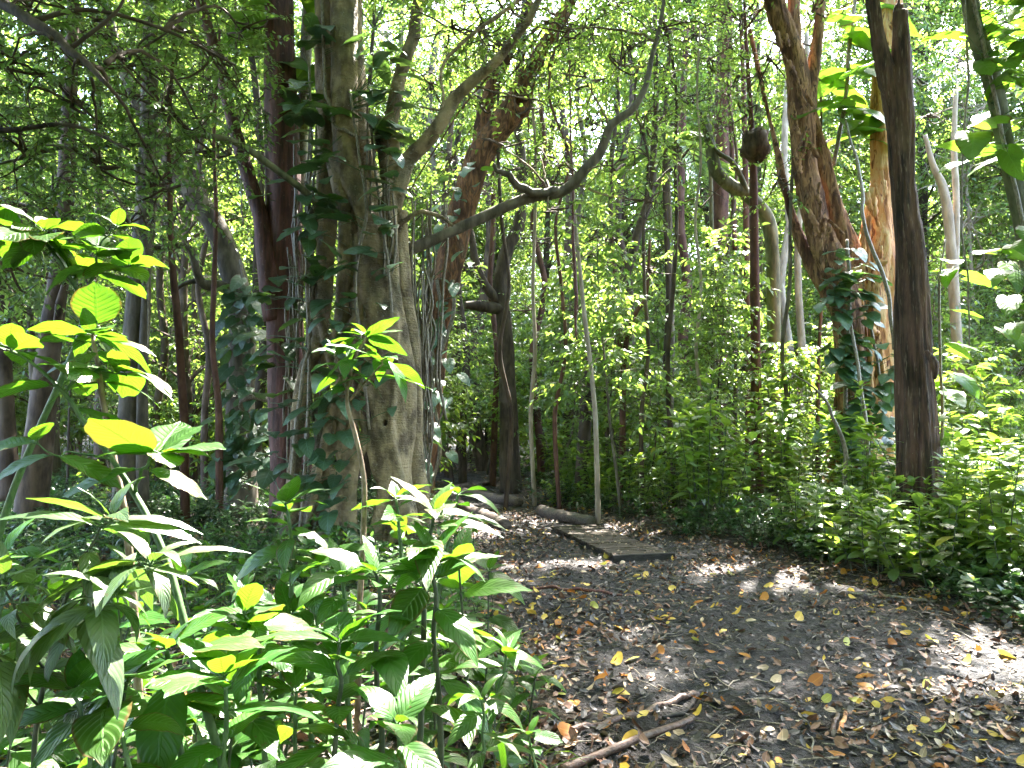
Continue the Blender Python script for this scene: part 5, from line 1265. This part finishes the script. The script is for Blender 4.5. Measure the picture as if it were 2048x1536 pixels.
creeper('ivy_like_vine', 'dark creeper cloaking the lower half of the grey leaning trunk', sp, [[(500, 980, 13.05, 9), (496, 800, 13.1, 8), (500, 640, 13.1, 7), (480, 520, 13.2, 5)], [(486, 820, 12.9, 14), (484, 804, 12.8, 13), (505, 794, 12.8, 12), (540, 800, 12.9, 11)]], seed=92, ratio=.7)
sp = []
for (x0, x1, y0, y1, Y, n, sz) in [(1668, 1740, 500, 720, 13.7, 60, 40), (1668, 1730, 720, 1000, 13.6, 90, 42), (1740, 1800, 680, 1000, 13.6, 50, 42), (1640, 1690, 560, 720, 13.8, 22, 40)]:
    for i in range(n): sp.append((g.uniform(x0, x1), g.uniform(y0, y1), Y + g.normal(0, .06), sz * g.uniform(.7, 1.15)))
creeper('climbing_vine', 'dense dark creeper smothering the base of the paperbark', sp, [[(1700, 1000, 13.6, 9), (1690, 800, 13.7, 8), (1700, 600, 13.8, 7), (1694, 480, 13.9, 6)], [(1770, 1000, 13.6, 7), (1765, 800, 13.7, 6), (1740, 640, 13.8, 5)], [(1722, 980, 12.6, 8), (1735, 900, 12.6, 8), (1720, 760, 13, 7), (1700, 640, 13.5, 6)]], seed=93, ratio=.72, droop=.3, spread=.8)
sp = [(g.uniform(1640, 1760), g.uniform(30, 300), 14.9 + g.normal(0, .2), g.uniform(60, 110)) for i in range(26)] + [(1702, 165, 14.2, 120), (1686, 235, 14.2, 90), (1660, 60, 14.3, 90)]
creeper('giant_leaved_vine', 'giant-leaved vine glowing between the two trunks of the paperbark', sp, [[(1668, 330, 14.8, 9), (1690, 200, 14.8, 8), (1700, 80, 14.8, 8), (1720, -60, 14.8, 6)]], 'leaf_giant', 94, ratio=.7, droop=.2, spread=.9)
sp = []
for i in range(64): sp.append((g.uniform(1930, 2090), g.uniform(-20, 340), 9.3 + g.normal(0, .35), g.uniform(45, 90)))
for i in range(20): sp.append((g.uniform(1990, 2090), g.uniform(420, 700), 8.6 + g.normal(0, .25), g.uniform(50, 80)))
for i in range(16): sp.append((g.uniform(1872, 1915), g.uniform(520, 900), 11.3 + g.normal(0, .12), g.uniform(42, 66)))
creeper('giant_leaved_vine', 'huge bright translucent vine leaves hung along the slim curved trunk', sp, [[(1936, -60, 9.05, 8), (1972, 120, 9.05, 8), (2004, 260, 9.05, 8), (2040, 420, 9.0, 8), (2075, 620, 9.0, 8), (2100, 900, 9.0, 8)], [(1880, 1000, 11.3, 7), (1884, 800, 11.3, 6), (1878, 600, 11.3, 5), (1890, 480, 11.3, 3)]], 'leaf_giant', 95, ratio=.72, droop=.22, spread=.9)
sp = [(g.uniform(640, 700) if i % 2 else g.uniform(500, 560), g.uniform(-10, 240), 11.9 + g.normal(0, .15), g.uniform(60, 110)) for i in range(22)] + [(540, 400, 11.2, 50), (790, 240, 10.2, 52), (970, 352, 13.5, 44)]
creeper('giant_leaved_vine', 'giant-leaved vine behind the red trunk, with one leaf lit yellow', sp, [[(600, 400, 12.0, 22), (606, 250, 12.0, 24), (612, 100, 12.0, 24), (622, -100, 12, 22)]], 'leaf_giant', 96, ratio=.75, droop=.25, spread=.9)
sp = [(890 + g.normal(0, 22) - .12 * (y - 600), y, 14.5 + g.normal(0, .05), g.uniform(26, 44)) for y in np.linspace(330, 960, 60)]
creeper('climbing_vine', 'thin small-leaved creeper on the flaky leaning trunk', sp, [], seed=97, ratio=.62)

# loose hanging lianas
def liana(label, s, mat='vine_wood', extra=0):
    b = P(*s[-1][:3]); t = thing('hanging_liana', label, 'liana', (b[0], b[1], GH(b[0], b[1])))
    m = MB(); p, r = PL(s, 60); p = p + .03 * np.stack([vn2(np.linspace(0, 14, 60), np.full(60, len(label) + q * 4.), 23) - .5 for q in range(3)], 1)
    m.tube(p, r, 6)
    for e in range(extra):
        q = p[28:] + np.random.default_rng(e).normal(0, .02, 3) + np.array([0, 0, -.1 * e]); m.tube(q + .02 * np.random.default_rng(e + 9).normal(0, 1, q.shape), np.linspace(.012, .004, len(q)), 5)
    part('strand', m.mesh('liana', M[mat], True, t.location), t)
liana('reddish hanging root bundle dangling in front of the middle of the forest', [(1136, -60, 12, 3), (1140, 200, 12, 4), (1146, 350, 12, 4), (1148, 500, 12, 8), (1152, 600, 12, 9), (1153, 680, 12, 3)], 'vine_red', 3)
liana('thin dark liana hanging in the bright clearing', [(1930, -40, 8.8, 4), (1936, 150, 8.8, 5), (1926, 300, 8.8, 4), (1922, 430, 8.8, 4), (1936, 560, 8.8, 4), (1938, 690, 8.8, 3)])
liana('thin pale liana leaning across the face of the paperbark', [(1690, 240, 14.1, 4), (1712, 320, 13.5, 6), (1726, 390, 13.0, 7), (1726, 440, 12.8, 7), (1745, 500, 12.8, 8), (1770, 560, 12.8, 8), (1782, 640, 12.8, 8), (1790, 700, 12.8, 6)])
liana('crooked sapling-like liana curving up before the paperbark base', [(1585, 745, 11.8, 2), (1620, 770, 11.8, 4), (1654, 805, 11.8, 6), (1672, 850, 11.8, 8), (1690, 900, 11.8, 9), (1690, 960, 11.8, 9), (1700, 1040, 11.8, 11)])
liana('long looping liana strung from the small-leaved tree', [(-40, 330, 8.9, 4), (60, 290, 9, 4), (160, 310, 9, 4), (250, 420, 9.2, 4), (290, 520, 9.4, 4), (300, 700, 9.6, 3)])
liana('straight thin liana hanging between the red trunk and its side stem', [(470, -40, 11.5, 4), (472, 150, 11.5, 4), (480, 300, 11.5, 4), (486, 450, 11.5, 3)])

# ------------------------------------------------------------------ palms
def palm(label, px, py, Y, nf, L, seed):
    b = base_of(px, Y); g = np.random.default_rng(seed); c = P(px, py, Y); t = thing('palm_tree', label, 'palm', b)
    m = MB(); m.tube(catmull([b - np.array([0, 0, .1]), (b + c) / 2 + np.array([.1, 0, 0]), c], 20), np.linspace(.09, .06, 20), 10, 0, rough=.06)
    part('trunk', m.mesh('palm_trunk', M['bark_grey'], True, b), t)
    for f in range(nf):
        az = f * 2.4 + g.normal(0, .2); el = g.uniform(.1, 1.1); q = np.linspace(0, 1, 14)
        d = np.array([math.cos(az), math.sin(az), 0]); r = c + d * (q * L * math.cos(el))[:, None] + np.array([0, 0, 1]) * (q * L * math.sin(el) - 1.0 * L * q ** 2.2)[:, None]
        m = MB(); m.tube(r, np.linspace(.018, .004, 14), 5, 1)
        n = 44; u = np.linspace(.12, 1, n); p = np.stack([np.interp(u, q, r[:, a]) for a in range(3)], 1); tan = nrm(np.gradient(p, axis=0)); sd = nrm(np.cross(tan, [0, 0, 1.0]))
        for sg in (1, -1):
            D = tan * .6 + sd * sg * .9 + np.array([0, 0, -.35]) + g.normal(0, .06, (n, 3))
            LL = L * .32 * np.sin(math.pi * np.clip(u * .9 + .08, 0, 1)) ** .6
            m.leaves('small', p, D, np.cross(D, sd * sg) * sg + np.array([0, 0, .8]), LL, LL * .1, .35, 0, rg=g)
        part('frond', m.mesh('palm_frond', [M['leaf_deep'], M['stem_green']], False, b), t)
palm('feathery palm whose fronds droop behind the arched mossy trunk', 1335, 300, 20, 9, 2.4, 1)
palm('small feathery palm in the shade behind the tall sapling', 60, 620, 14.5, 9, 1.8, 2)
palm('low fan of feathery fronds in the bright clearing', 1830, 700, 21, 9, 2.0, 3)

# ------------------------------------------------------------------ boardwalk panel, logs, sticks
def wood_mat(name, a, b, c, rough=.8):
    k = NT(name); n1 = k.noise(k.obj(.4, 4, 4), 9, 5); n2 = k.noise(k.obj(), 30, 4); n3 = k.noise(k.obj(), 4, 3)
    cc = k.mix(k.sm(n1, .35, .65), a, b); cc = k.mix(k.math('MULTIPLY', k.sm(n3, .5, .7), .6), cc, c); cc = k.mix(k.math('MULTIPLY', k.sm(n2, .6, .72), .5), cc, tuple(v * .4 for v in a))
    return k.done(k.bsdf(cc, rough, .3, k.bump(k.math('ADD', n1, k.math('MULTIPLY', n2, .6)), .6, .015)))
M['board'] = wood_mat('weathered_board', (.05, .036, .026), (.10, .074, .054), (.07, .054, .036)); M['board_dark'] = wood_mat('dark_board', (.022, .019, .018), (.05, .042, .038), (.03, .026, .024))
M['log'] = wood_mat('muddy_log', (.07, .052, .042), (.14, .105, .085), (.06, .06, .04)); M['bamboo'] = wood_mat('brown_stick', (.06, .032, .022), (.13, .072, .05), (.18, .13, .095), .5)
A0, A1 = P(1232, 1108, 9.45), P(1336, 1098, 9.75)
na, nb = np.array([A0[0], 9.45]), np.array([A0[0] + .66, 9.72]); dirv = np.array([-.62, 2.62]); dirv /= np.linalg.norm(dirv); wv = (nb - na); wid = np.linalg.norm(wv); wv /= wid
bz = GH(na[0] + .1, na[1] + 1.2) - .005
bo = np.array([na[0], na[1], bz])
bt = thing('boardwalk_panel', 'ridged wooden boardwalk panel lying in the mud, dark front edge facing the viewer', 'boardwalk', bo)
def box(m, c, hx, hy, hz, ux, uy, mat=0, bev=.004):
    """bevelled box: centre, half sizes, horizontal axes"""
    uz = np.array([0, 0, 1.0]); V = []; 
    for sz in (-1, 1):
        for (a, b_) in ((1, 1), (-1, 1), (-1, -1), (1, -1)):
            for k_ in range(3):
                s = np.array([a * (hx - (bev if k_ != 0 else 0)), b_ * (hy - (bev if k_ != 1 else 0)), sz * (hz - (bev if k_ != 2 else 0))]); V.append(c + ux * s[0] + uy * s[1] + uz * s[2])
    id_ = lambda z, q, k_: z * 12 + (q % 4) * 3 + k_
    Q = [[id_(1, q, 2) for q in range(4)], [id_(0, q, 2) for q in (3, 2, 1, 0)]]; T = []
    for q in range(4):
        kk = 1 if q % 2 == 0 else 0
        Q.append([id_(0, q, kk), id_(1, q, kk), id_(1, q + 1, kk), id_(0, q + 1, kk)][::-1])
        Q.append([id_(1, q, kk), id_(1, q, 2), id_(1, q + 1, 2), id_(1, q + 1, kk)][::-1]); Q.append([id_(0, q, kk), id_(0, q + 1, kk), id_(0, q + 1, 2), id_(0, q, 2)][::-1])
        Q.append([id_(0, q, 0), id_(0, q, 1), id_(1, q, 1), id_(1, q, 0)]); T.append([id_(1, q, 0), id_(1, q, 1), id_(1, q, 2)]); T.append([id_(0, q, 0), id_(0, q, 2), id_(0, q, 1)])
    m.add(np.array(V), np.array(Q), np.array(T), mat)
u3 = np.array([wv[0], wv[1], 0]); v3 = np.array([dirv[0], dirv[1], 0]); n3_ = np.array([-v3[1], v3[0], 0])
u3 = u3 - v3 * np.dot(u3, v3); u3 /= np.linalg.norm(u3)
g = np.random.default_rng(4); md, me_, mf = MB(), MB(), MB()
ns = 44; Lb = 2.75
for i in range(ns):
    c = bo + v3 * (.05 + Lb * (i + .5) / ns) + u3 * (wid / 2 + g.normal(0, .006)) + np.array([0, 0, .078 + g.normal(0, .005)])
    box(md, c, wid / 2 + .012, Lb / ns * .46, .018, u3, v3)
for q in (.07, .5, .93):
    mf = MB(); box(mf, bo + v3 * (Lb / 2 + .05) + u3 * wid * q + np.array([0, 0, .027]), .04, Lb / 2, .030, u3, v3); part('bearer', mf.mesh('bearer', M['board_dark'], False, bo), bt)
box(me_, bo + v3 * .02 + u3 * (wid / 2 + .02) + np.array([0, 0, .046]), wid / 2 + .05, .02, .05, u3, v3, bev=.006)
part('deck', md.mesh('deck', M['board'], False, bo), bt); part('front_edge', me_.mesh('front_edge', M['board_dark'], False, bo), bt)

def log_thing(name, label, cat, pts, mat, seed, sides=16, ends=None):
    for it in range(5):                                    # slide each point along its line of sight until it rests on the ground
        fixed = []
        for a, b, c, d in pts:
            q = P(a, b, c); zg = float(np.maximum(gh(q[:1], q[1:2]), path_z(q[:1], q[1:2]))[0]) + d * .35 * c / F; fixed.append((a, b, float(np.clip(c * (CAMZ - zg) / (CAMZ - q[2]), .8 * c, 1.25 * c)), d))
        pts = fixed
    W = np.array([P(a, b, c) for a, b, c, _ in pts]); r = np.array([d * .5 * c / F for _, _, c, d in pts])
    n = 26; p = catmull(W, n); rr = np.interp(np.linspace(0, len(pts) - 1, n), np.arange(len(pts)), r)
    p[:, 2] = np.maximum(gh(p[:, 0], p[:, 1]), path_z(p[:, 0], p[:, 1]) if p[:, 1].min() > 0 else -9) + rr * .72
    if name == 'fallen_stick' and r.max() > .02: p[:, 2] = np.linspace(p[0, 2], p[-1, 2], n) + max(0, (p[:, 2] - np.linspace(p[0, 2], p[-1, 2], n)).max()) * .6
    o = p[0].copy(); t = thing(name, label, cat, o)
    m = MB(); m.tube(p, rr, sides, 0, rough=.07, seed=seed)
    part('shaft', m.mesh('shaft', mat, True, o), t)
    return t, p, rr, o
log_thing('edging_log', 'muddy log edging the far side of the path, farthest one', 'log', [(930, 985, 16.6, 19), (985, 996, 15.8, 20), (1038, 1006, 15.2, 21)], M['log'], 1)
log_thing('edging_log', 'muddy log edging the path just behind the boardwalk', 'log', [(1082, 1022, 14.3, 24), (1130, 1034, 13.6, 24), (1184, 1046, 13.0, 24)], M['log'], 2)
log_thing('edging_log', 'half-buried log on the fig side of the path', 'log', [(912, 1006, 15.4, 20), (956, 1026, 14.1, 22), (1010, 1052, 12.6, 26)], M['log'], 3)
t, p, rr, o = log_thing('fallen_stick', 'straight brown bamboo-like stick lying across the mud', 'stick', [(1112, 1481, 3.93, 15), (1210, 1448, 4.12, 14), (1300, 1419, 4.28, 13), (1395, 1388, 4.45, 12)], M['bamboo'], 4)
m = MB()
for q in range(6):
    d = nrm(p[-1] - p[-3]); e = p[-1] + np.array([.01 * math.cos(q), .01 * math.sin(q), .012 * math.sin(q * 2)])
    m.tube(np.array([e - d * .1, e, e + d * (.05 + .02 * (q % 3)) + np.array([0, .01 * math.sin(q), .006])]), np.array([.012, .010, .003]), 5)
part('splintered_end', m.mesh('splintered_end', M['board_dark'], True, o), t)
t, p, rr, o = log_thing('fallen_stick', 'paler knobbly stick lying below the straight brown stick', 'stick', [(1120, 1546, 3.62, 17), (1210, 1510, 3.76, 16), (1290, 1476, 3.9, 15), (1360, 1450, 4.05, 13), (1386, 1440, 4.1, 11)], M['bamboo'], 5, 10)
log_thing('fallen_stick', 'short dark crooked twig touching the paler knobbly stick', 'stick', [(1326, 1436, 4.05, 8), (1364, 1428, 4.15, 9), (1382, 1412, 4.25, 8), (1394, 1394, 4.4, 6)], M['board_dark'], 6, 8)
log_thing('fallen_stick', 'thin reddish twig on the mud before the boardwalk', 'stick', [(1060, 1176, 7.6, 6), (1130, 1180, 7.5, 7), (1190, 1182, 7.4, 7), (1244, 1190, 7.25, 5)], M['vine_red'], 7, 8)
log_thing('fallen_branch', 'bare dead branch propped at the foot of the dead trunk', 'branch', [(1636, 1106, 9.8, 9), (1690, 1096, 10.0, 10), (1726, 1076, 10.3, 11), (1752, 1060, 10.5, 12)], M['vine_wood'], 8, 9)
log_thing('fallen_branch', 'crooked dark branch among leaf litter where the path bends', 'branch', [(968, 968, 19, 9), (1000, 955, 20, 9), (1040, 930, 21, 10)], M['bark_dark'], 9, 9)
log_thing('fallen_branch', 'rotting branch in shade behind the pale arching shrub', 'branch', [(240, 1120, 9.0, 16), (330, 1110, 9.2, 18), (420, 1104, 9.4, 14)], M['bark_brown'], 10, 9)
log_thing('fallen_stick', 'long thin dry twig along the path edge below the dead trunk', 'stick', [(1700, 1186, 7.4, 6), (1790, 1194, 7.2, 6), (1870, 1204, 7.0, 5)], M['vine_wood'], 11, 8)
log_thing('fallen_stick', 'stout root-like stick in the leaf litter under the front thicket', 'stick', [(420, 1436, 3.6, 16), (540, 1430, 3.65, 15), (660, 1436, 3.6, 12)], M['bark_brown'], 12, 9)
for q, dx in enumerate((0, 15)):
    t, p, rr, o = log_thing('bark_fragment', ('paler' if q else 'browner') + ' of the two bark slivers lying together on the mud', 'bark', [(1664 + dx, 1466, 4.05, 9), (1669 + dx, 1448, 4.14, 10), (1676 + dx, 1430, 4.24, 8)], M['bark_paper'] if q else M['bamboo'], 13 + q, 7)

# ------------------------------------------------------------------ fallen leaves
def dead_leaf_mat(name, a, b, spot, trans=None, rough=.5):
    k = NT(name); n = k.noise(k.obj(), 30, 4); r = k.attr('rnd'); oi = k.n('ShaderNodeObjectInfo').outputs['Random']
    c = k.mix(k.math('FRACT', k.math('ADD', r, oi)), a, b); c = k.mix(k.math('MULTIPLY', k.sm(n, .55, .68), .6), c, spot)
    uv = k.n('ShaderNodeSeparateXYZ'); k.l(k.attr('luv', True), uv.inputs[0]); au = k.math('ABSOLUTE', k.math('SUBTRACT', uv.outputs[0], .5))
    c = k.mix(k.math('MULTIPLY', k.math('SUBTRACT', 1, k.sm(au, .015, .05)), .5), c, tuple(min(1, v * 1.4) for v in b))
    s = k.bsdf(c, rough, .4, k.bump(n, .4, .004))
    if trans:
        t = k.n('ShaderNodeBsdfTranslucent'); t.inputs[0].default_value = (*trans, 1); x = k.n('ShaderNodeMixShader'); x.inputs[0].default_value = .25; k.l(s, x.inputs[1]); k.l(t.outputs[0], x.inputs[2]); s = x.outputs[0]
    return k.done(s)
FM = {'yellow': dead_leaf_mat('yellow_dead_leaf', (.50, .30, .03), (.58, .42, .07), (.30, .13, .03), (.5, .35, .05)), 'orange': dead_leaf_mat('orange_dead_leaf', (.36, .12, .025), (.46, .20, .03), (.15, .05, .02), (.4, .15, .03)),
      'tan': dead_leaf_mat('tan_dead_leaf', (.24, .17, .10), (.40, .30, .19), (.16, .10, .06)), 'brown': dead_leaf_mat('brown_dead_leaf', (.12, .055, .03), (.20, .10, .06), (.05, .03, .02)),
      'lime': dead_leaf_mat('lime_dead_leaf', (.34, .33, .06), (.48, .44, .12), (.3, .2, .05), (.4, .4, .06)), 'grey': dead_leaf_mat('grey_dead_leaf', (.045, .036, .034), (.09, .072, .066), (.03, .024, .022))}
shapes = []
for i in range(5):
    g = np.random.default_rng(900 + i); m = MB()
    m.leaves('ovate' if i % 2 else 'lance', np.array([[-.06, 0, [.012, .004, .018, .004, .01][i]]]), np.array([[1, 0, [.05, .12, .0, .16, .08][i]]]), np.array([[0, [.1, -.2, .25, 0, -.1][i], 1]]), .125, .125 * [.46, .56, .5, .62, .42][i], [.22, -.18, .34, -.25, .12][i], 0, np.array([.5]), np.array([[.6, -.8, .3, 1.2, -.4][i]]))
    shapes.append(m)
def fl_mesh(k, c): return shapes[k].mesh('fallen_leaf', FM[c])
FLM = {(k, c): fl_mesh(k, c) for k in range(5) for c in FM}
def lzone(x, y):
    px = 1024 + F * x / y
    if y < 4.7 and px < 1420: return 'near the two sticks on the mud'
    if y < 4.9: return 'on the nearest dark mud'
    if y < 7.2: return 'on the open middle of the muddy path' if px > 1300 else 'at the thicket edge of the path'
    return 'near the boardwalk end of the path'
g = np.random.default_rng(82); cnt = 0; pl = []
for tries in range(4000):
    if cnt >= 290: break
    y = 3.35 + 6.5 * g.random() ** 1.7; xm, hwid = path_mid(y); x = g.uniform(max(xm - hwid * 1.1, -.3 * y), min(xm + hwid * 1.1, .70 * y))
    if any((x - a) ** 2 + (y - b) ** 2 < .008 for a, b in pl): continue
    cl_ = .5 + .8 * vn2(np.array([x / .7]), np.array([y / .7]), 44)[0]
    if g.random() > cl_: continue
    pl.append((x, y)); cnt += 1
    c = str(g.choice(['yellow', 'orange', 'tan', 'lime', 'brown'], p=[.32, .19, .22, .15, .12])); k = int(g.integers(5))
    z = float(path_z(np.array([x]), np.array([y]))[0])
    o = part('fallen_leaf', FLM[(k, c)]); o.location = (x, y, z + .004); o.rotation_euler = (g.normal(0, .12), g.normal(0, .12), g.uniform(0, 6.28)); s = g.uniform(.55, 1.1); o.scale = (s, s, s)
    cw = {'yellow': 'golden yellow', 'orange': 'rusty orange', 'tan': 'pale tan', 'lime': 'yellow-green', 'brown': 'dull brown'}[c]
    sh = ['arched', 'cupped', 'tightly curled', 'half-folded', 'slightly curled'][k]
    tag(o, f'{sh} {cw} fallen leaf {lzone(x, y)}', 'leaf', 'fallen leaves on the path')

M['litter'] = None
def litter(name, n, xr, f, mats, probs, Lr, seed, tpl='small'):
    g = np.random.default_rng(seed); xs, ys = f(g, n); n = len(xs)
    z = np.maximum(path_z(xs, ys), gh(xs, ys)) + .006 + .012 * g.random(n)
    az = g.uniform(0, 6.28, n); D = np.stack([np.cos(az), np.sin(az), g.normal(0, .28, n)], 1); N = np.stack([g.normal(0, .4, n), g.normal(0, .4, n), np.ones(n)], 1)
    L = g.uniform(*Lr, n); m = MB(); which = g.choice(len(mats), n, p=probs)
    for q in range(len(mats)):
        s = which == q
        m.leaves(tpl, np.stack([xs, ys, z], 1)[s], D[s], N[s], L[s], L[s] * g.uniform(.3, .6, s.sum()), g.uniform(-.8, .8, s.sum()), q, rg=g, twist=g.normal(0, .6, s.sum()))
    o = part(name, m.mesh(name, mats, False)); return tag(o, kind='stuff')
def f_all(g, n):
    y = 1.2 + 30 * g.random(n) ** 1.9; x = g.uniform(-.75, .75, n) * y + g.normal(0, .3, n); xm, hwid = path_mid(y)
    e = np.abs(x - xm) / hwid; ok = (e > .85 + .5 * (g.random(n) - .5)) | (g.random(n) < .04); return x[ok], y[ok]
litter('leaf_litter', 42000, None, f_all, [FM['brown'], FM['grey'], FM['tan'], FM['orange'], FM['yellow']], [.40, .40, .11, .055, .035], (.04, .12), 83)
def f_path(g, n):
    y = 3.2 + 12 * g.random(n) ** 1.8; xm, hwid = path_mid(y); x = xm + hwid * g.uniform(-1.15, 1.15, n); e = np.abs(x - xm) / hwid
    ok = g.random(n) < .34 + smooth(.42, .6, fbm2(x / .9, y / .9, 47)) * .9 + .4 * smooth(.7, 1, e); return x[ok], y[ok]
litter('leaf_litter', 24000, None, f_path, [FM['brown'], FM['grey'], FM['tan'], FM['orange'], FM['yellow']], [.37, .47, .09, .04, .03], (.02, .085), 84)
bl_ = np.random.default_rng(86)
n_ = 260; a_, b_ = bl_.uniform(.05, Lb, n_), bl_.uniform(0, wid, n_)
pp_ = bo + v3 * a_[:, None] + u3 * b_[:, None] + np.array([0, 0, .103]); az_ = bl_.uniform(0, 6.28, n_); LL_ = bl_.uniform(.02, .08, n_); mm_ = MB()
for q_, mt_ in enumerate(['brown', 'grey', 'tan']):
    s_ = np.arange(n_) % 3 == q_; mm_.leaves('small', pp_[s_], np.stack([np.cos(az_), np.sin(az_), bl_.normal(0, .1, n_)], 1)[s_], np.stack([bl_.normal(0, .3, n_), bl_.normal(0, .3, n_), np.ones(n_)], 1)[s_], LL_[s_], LL_[s_] * .45, .4, q_, rg=bl_)
tag(part('leaf_litter', mm_.mesh('leaf_litter', [FM['brown'], FM['grey'], FM['tan']], False)), kind='stuff')
def twig_litter(n, seed):
    g = np.random.default_rng(seed); y = 1.5 + 16 * g.random(n) ** 1.7; x = g.uniform(-.72, .72, n) * y; az = g.uniform(0, 6.28, n); L = g.uniform(.05, .35, n)
    q = np.linspace(0, 1, 5)[None]; X_ = x[:, None] + np.cos(az)[:, None] * L[:, None] * q + g.normal(0, .01, (n, 5)); Y_ = y[:, None] + np.sin(az)[:, None] * L[:, None] * q + g.normal(0, .01, (n, 5))
    Z_ = path_z(X_.ravel(), Y_.ravel()).reshape(n, 5) + .01
    m = MB(); m.twigs(np.stack([X_, Y_, Z_], -1), g.uniform(.002, .007, n), g.uniform(.001, .003, n), 0, 5); tag(part('twig_litter', m.mesh('twig_litter', M['vine_wood'])), kind='stuff')
twig_litter(2600, 85)

# ------------------------------------------------------------------ ground cover and grass
def cover(n, seed):
    g = np.random.default_rng(seed); y = 7 + 17 * g.random(n * 3) ** 1.2; x = g.uniform(-.75, .76, n * 3) * y; xm, hwid = path_mid(y)
    ok = (np.abs(x - xm) > hwid * (1.0 + .2 * g.random(n * 3))) & (fbm2(x / 1.3, y / 1.3, 50) > .42); x, y = x[ok][:n], y[ok][:n]; n = len(x)
    k = 9; h = g.uniform(.08, .38, n); P_ = np.stack([x, y, gh(x, y)], 1); P_ = np.repeat(P_[:, None], k, 1); fr = np.linspace(.3, 1, k)[None]
    P_[..., 2] += h[:, None] * fr; lean = g.normal(0, .12, (n, 1, 2)) * fr[..., None]; P_[..., :2] += lean * h[:, None, None]
    az = g.uniform(0, 6.28, (n, 1)) + np.arange(k)[None] * 2.4; el = .1 + .7 * fr + g.normal(0, .2, (n, k)); D = np.stack([np.cos(az) * np.cos(el), np.sin(az) * np.cos(el), np.sin(el)], -1); N = np.stack([-np.cos(az) * .4, -np.sin(az) * .4, np.ones_like(az)], -1) + g.normal(0, .2, (n, k, 3))
    L = g.uniform(.07, .17, (n, k)).ravel(); m = MB(); m.leaves('small', P_.reshape(-1, 3), D.reshape(-1, 3), N.reshape(-1, 3), L, L * .34, g.uniform(.2, .7, n * k), 0, rg=g)
    b = np.stack([x, y, gh(x, y) - .02], 1); tp = P_[:, -1]; q = np.linspace(0, 1, 3)[None, :, None]; m.twigs(b[:, None] * (1 - q) + tp[:, None] * q, np.full(n, .003), np.full(n, .002), 1)
    tag(part('ground_cover', m.mesh('ground_cover', [M['leaf_cover'], M['stem_dark']], False)), kind='stuff')
cover(3000, 86)
def grass(n, seed):
    g = np.random.default_rng(seed); y = 1.7 + 6.5 * g.random(n) ** 1.3; xm, hwid = path_mid(y); x = g.uniform(-.72, .5, n) * y
    ok = (x < xm - hwid * .97) & (fbm2(x / .5, y / .5, 51) > .5); x, y = x[ok], y[ok]; n = len(x)
    az = g.uniform(0, 6.28, n); el = g.uniform(.7, 1.35, n); D = np.stack([np.cos(az) * np.cos(el), np.sin(az) * np.cos(el), np.sin(el)], 1); N = np.stack([-np.cos(az), -np.sin(az), .6 * np.ones(n)], 1); L = g.uniform(.12, .34, n)
    m = MB(); m.leaves('small', np.stack([x, y, gh(x, y) - .01], 1), D, N, L, .011 + .008 * g.random(n), g.uniform(.4, 1.0, n), 0, rg=g)
    tag(part('grass', m.mesh('grass', M['leaf_shrub'], False)), kind='stuff')
grass(5200, 87)
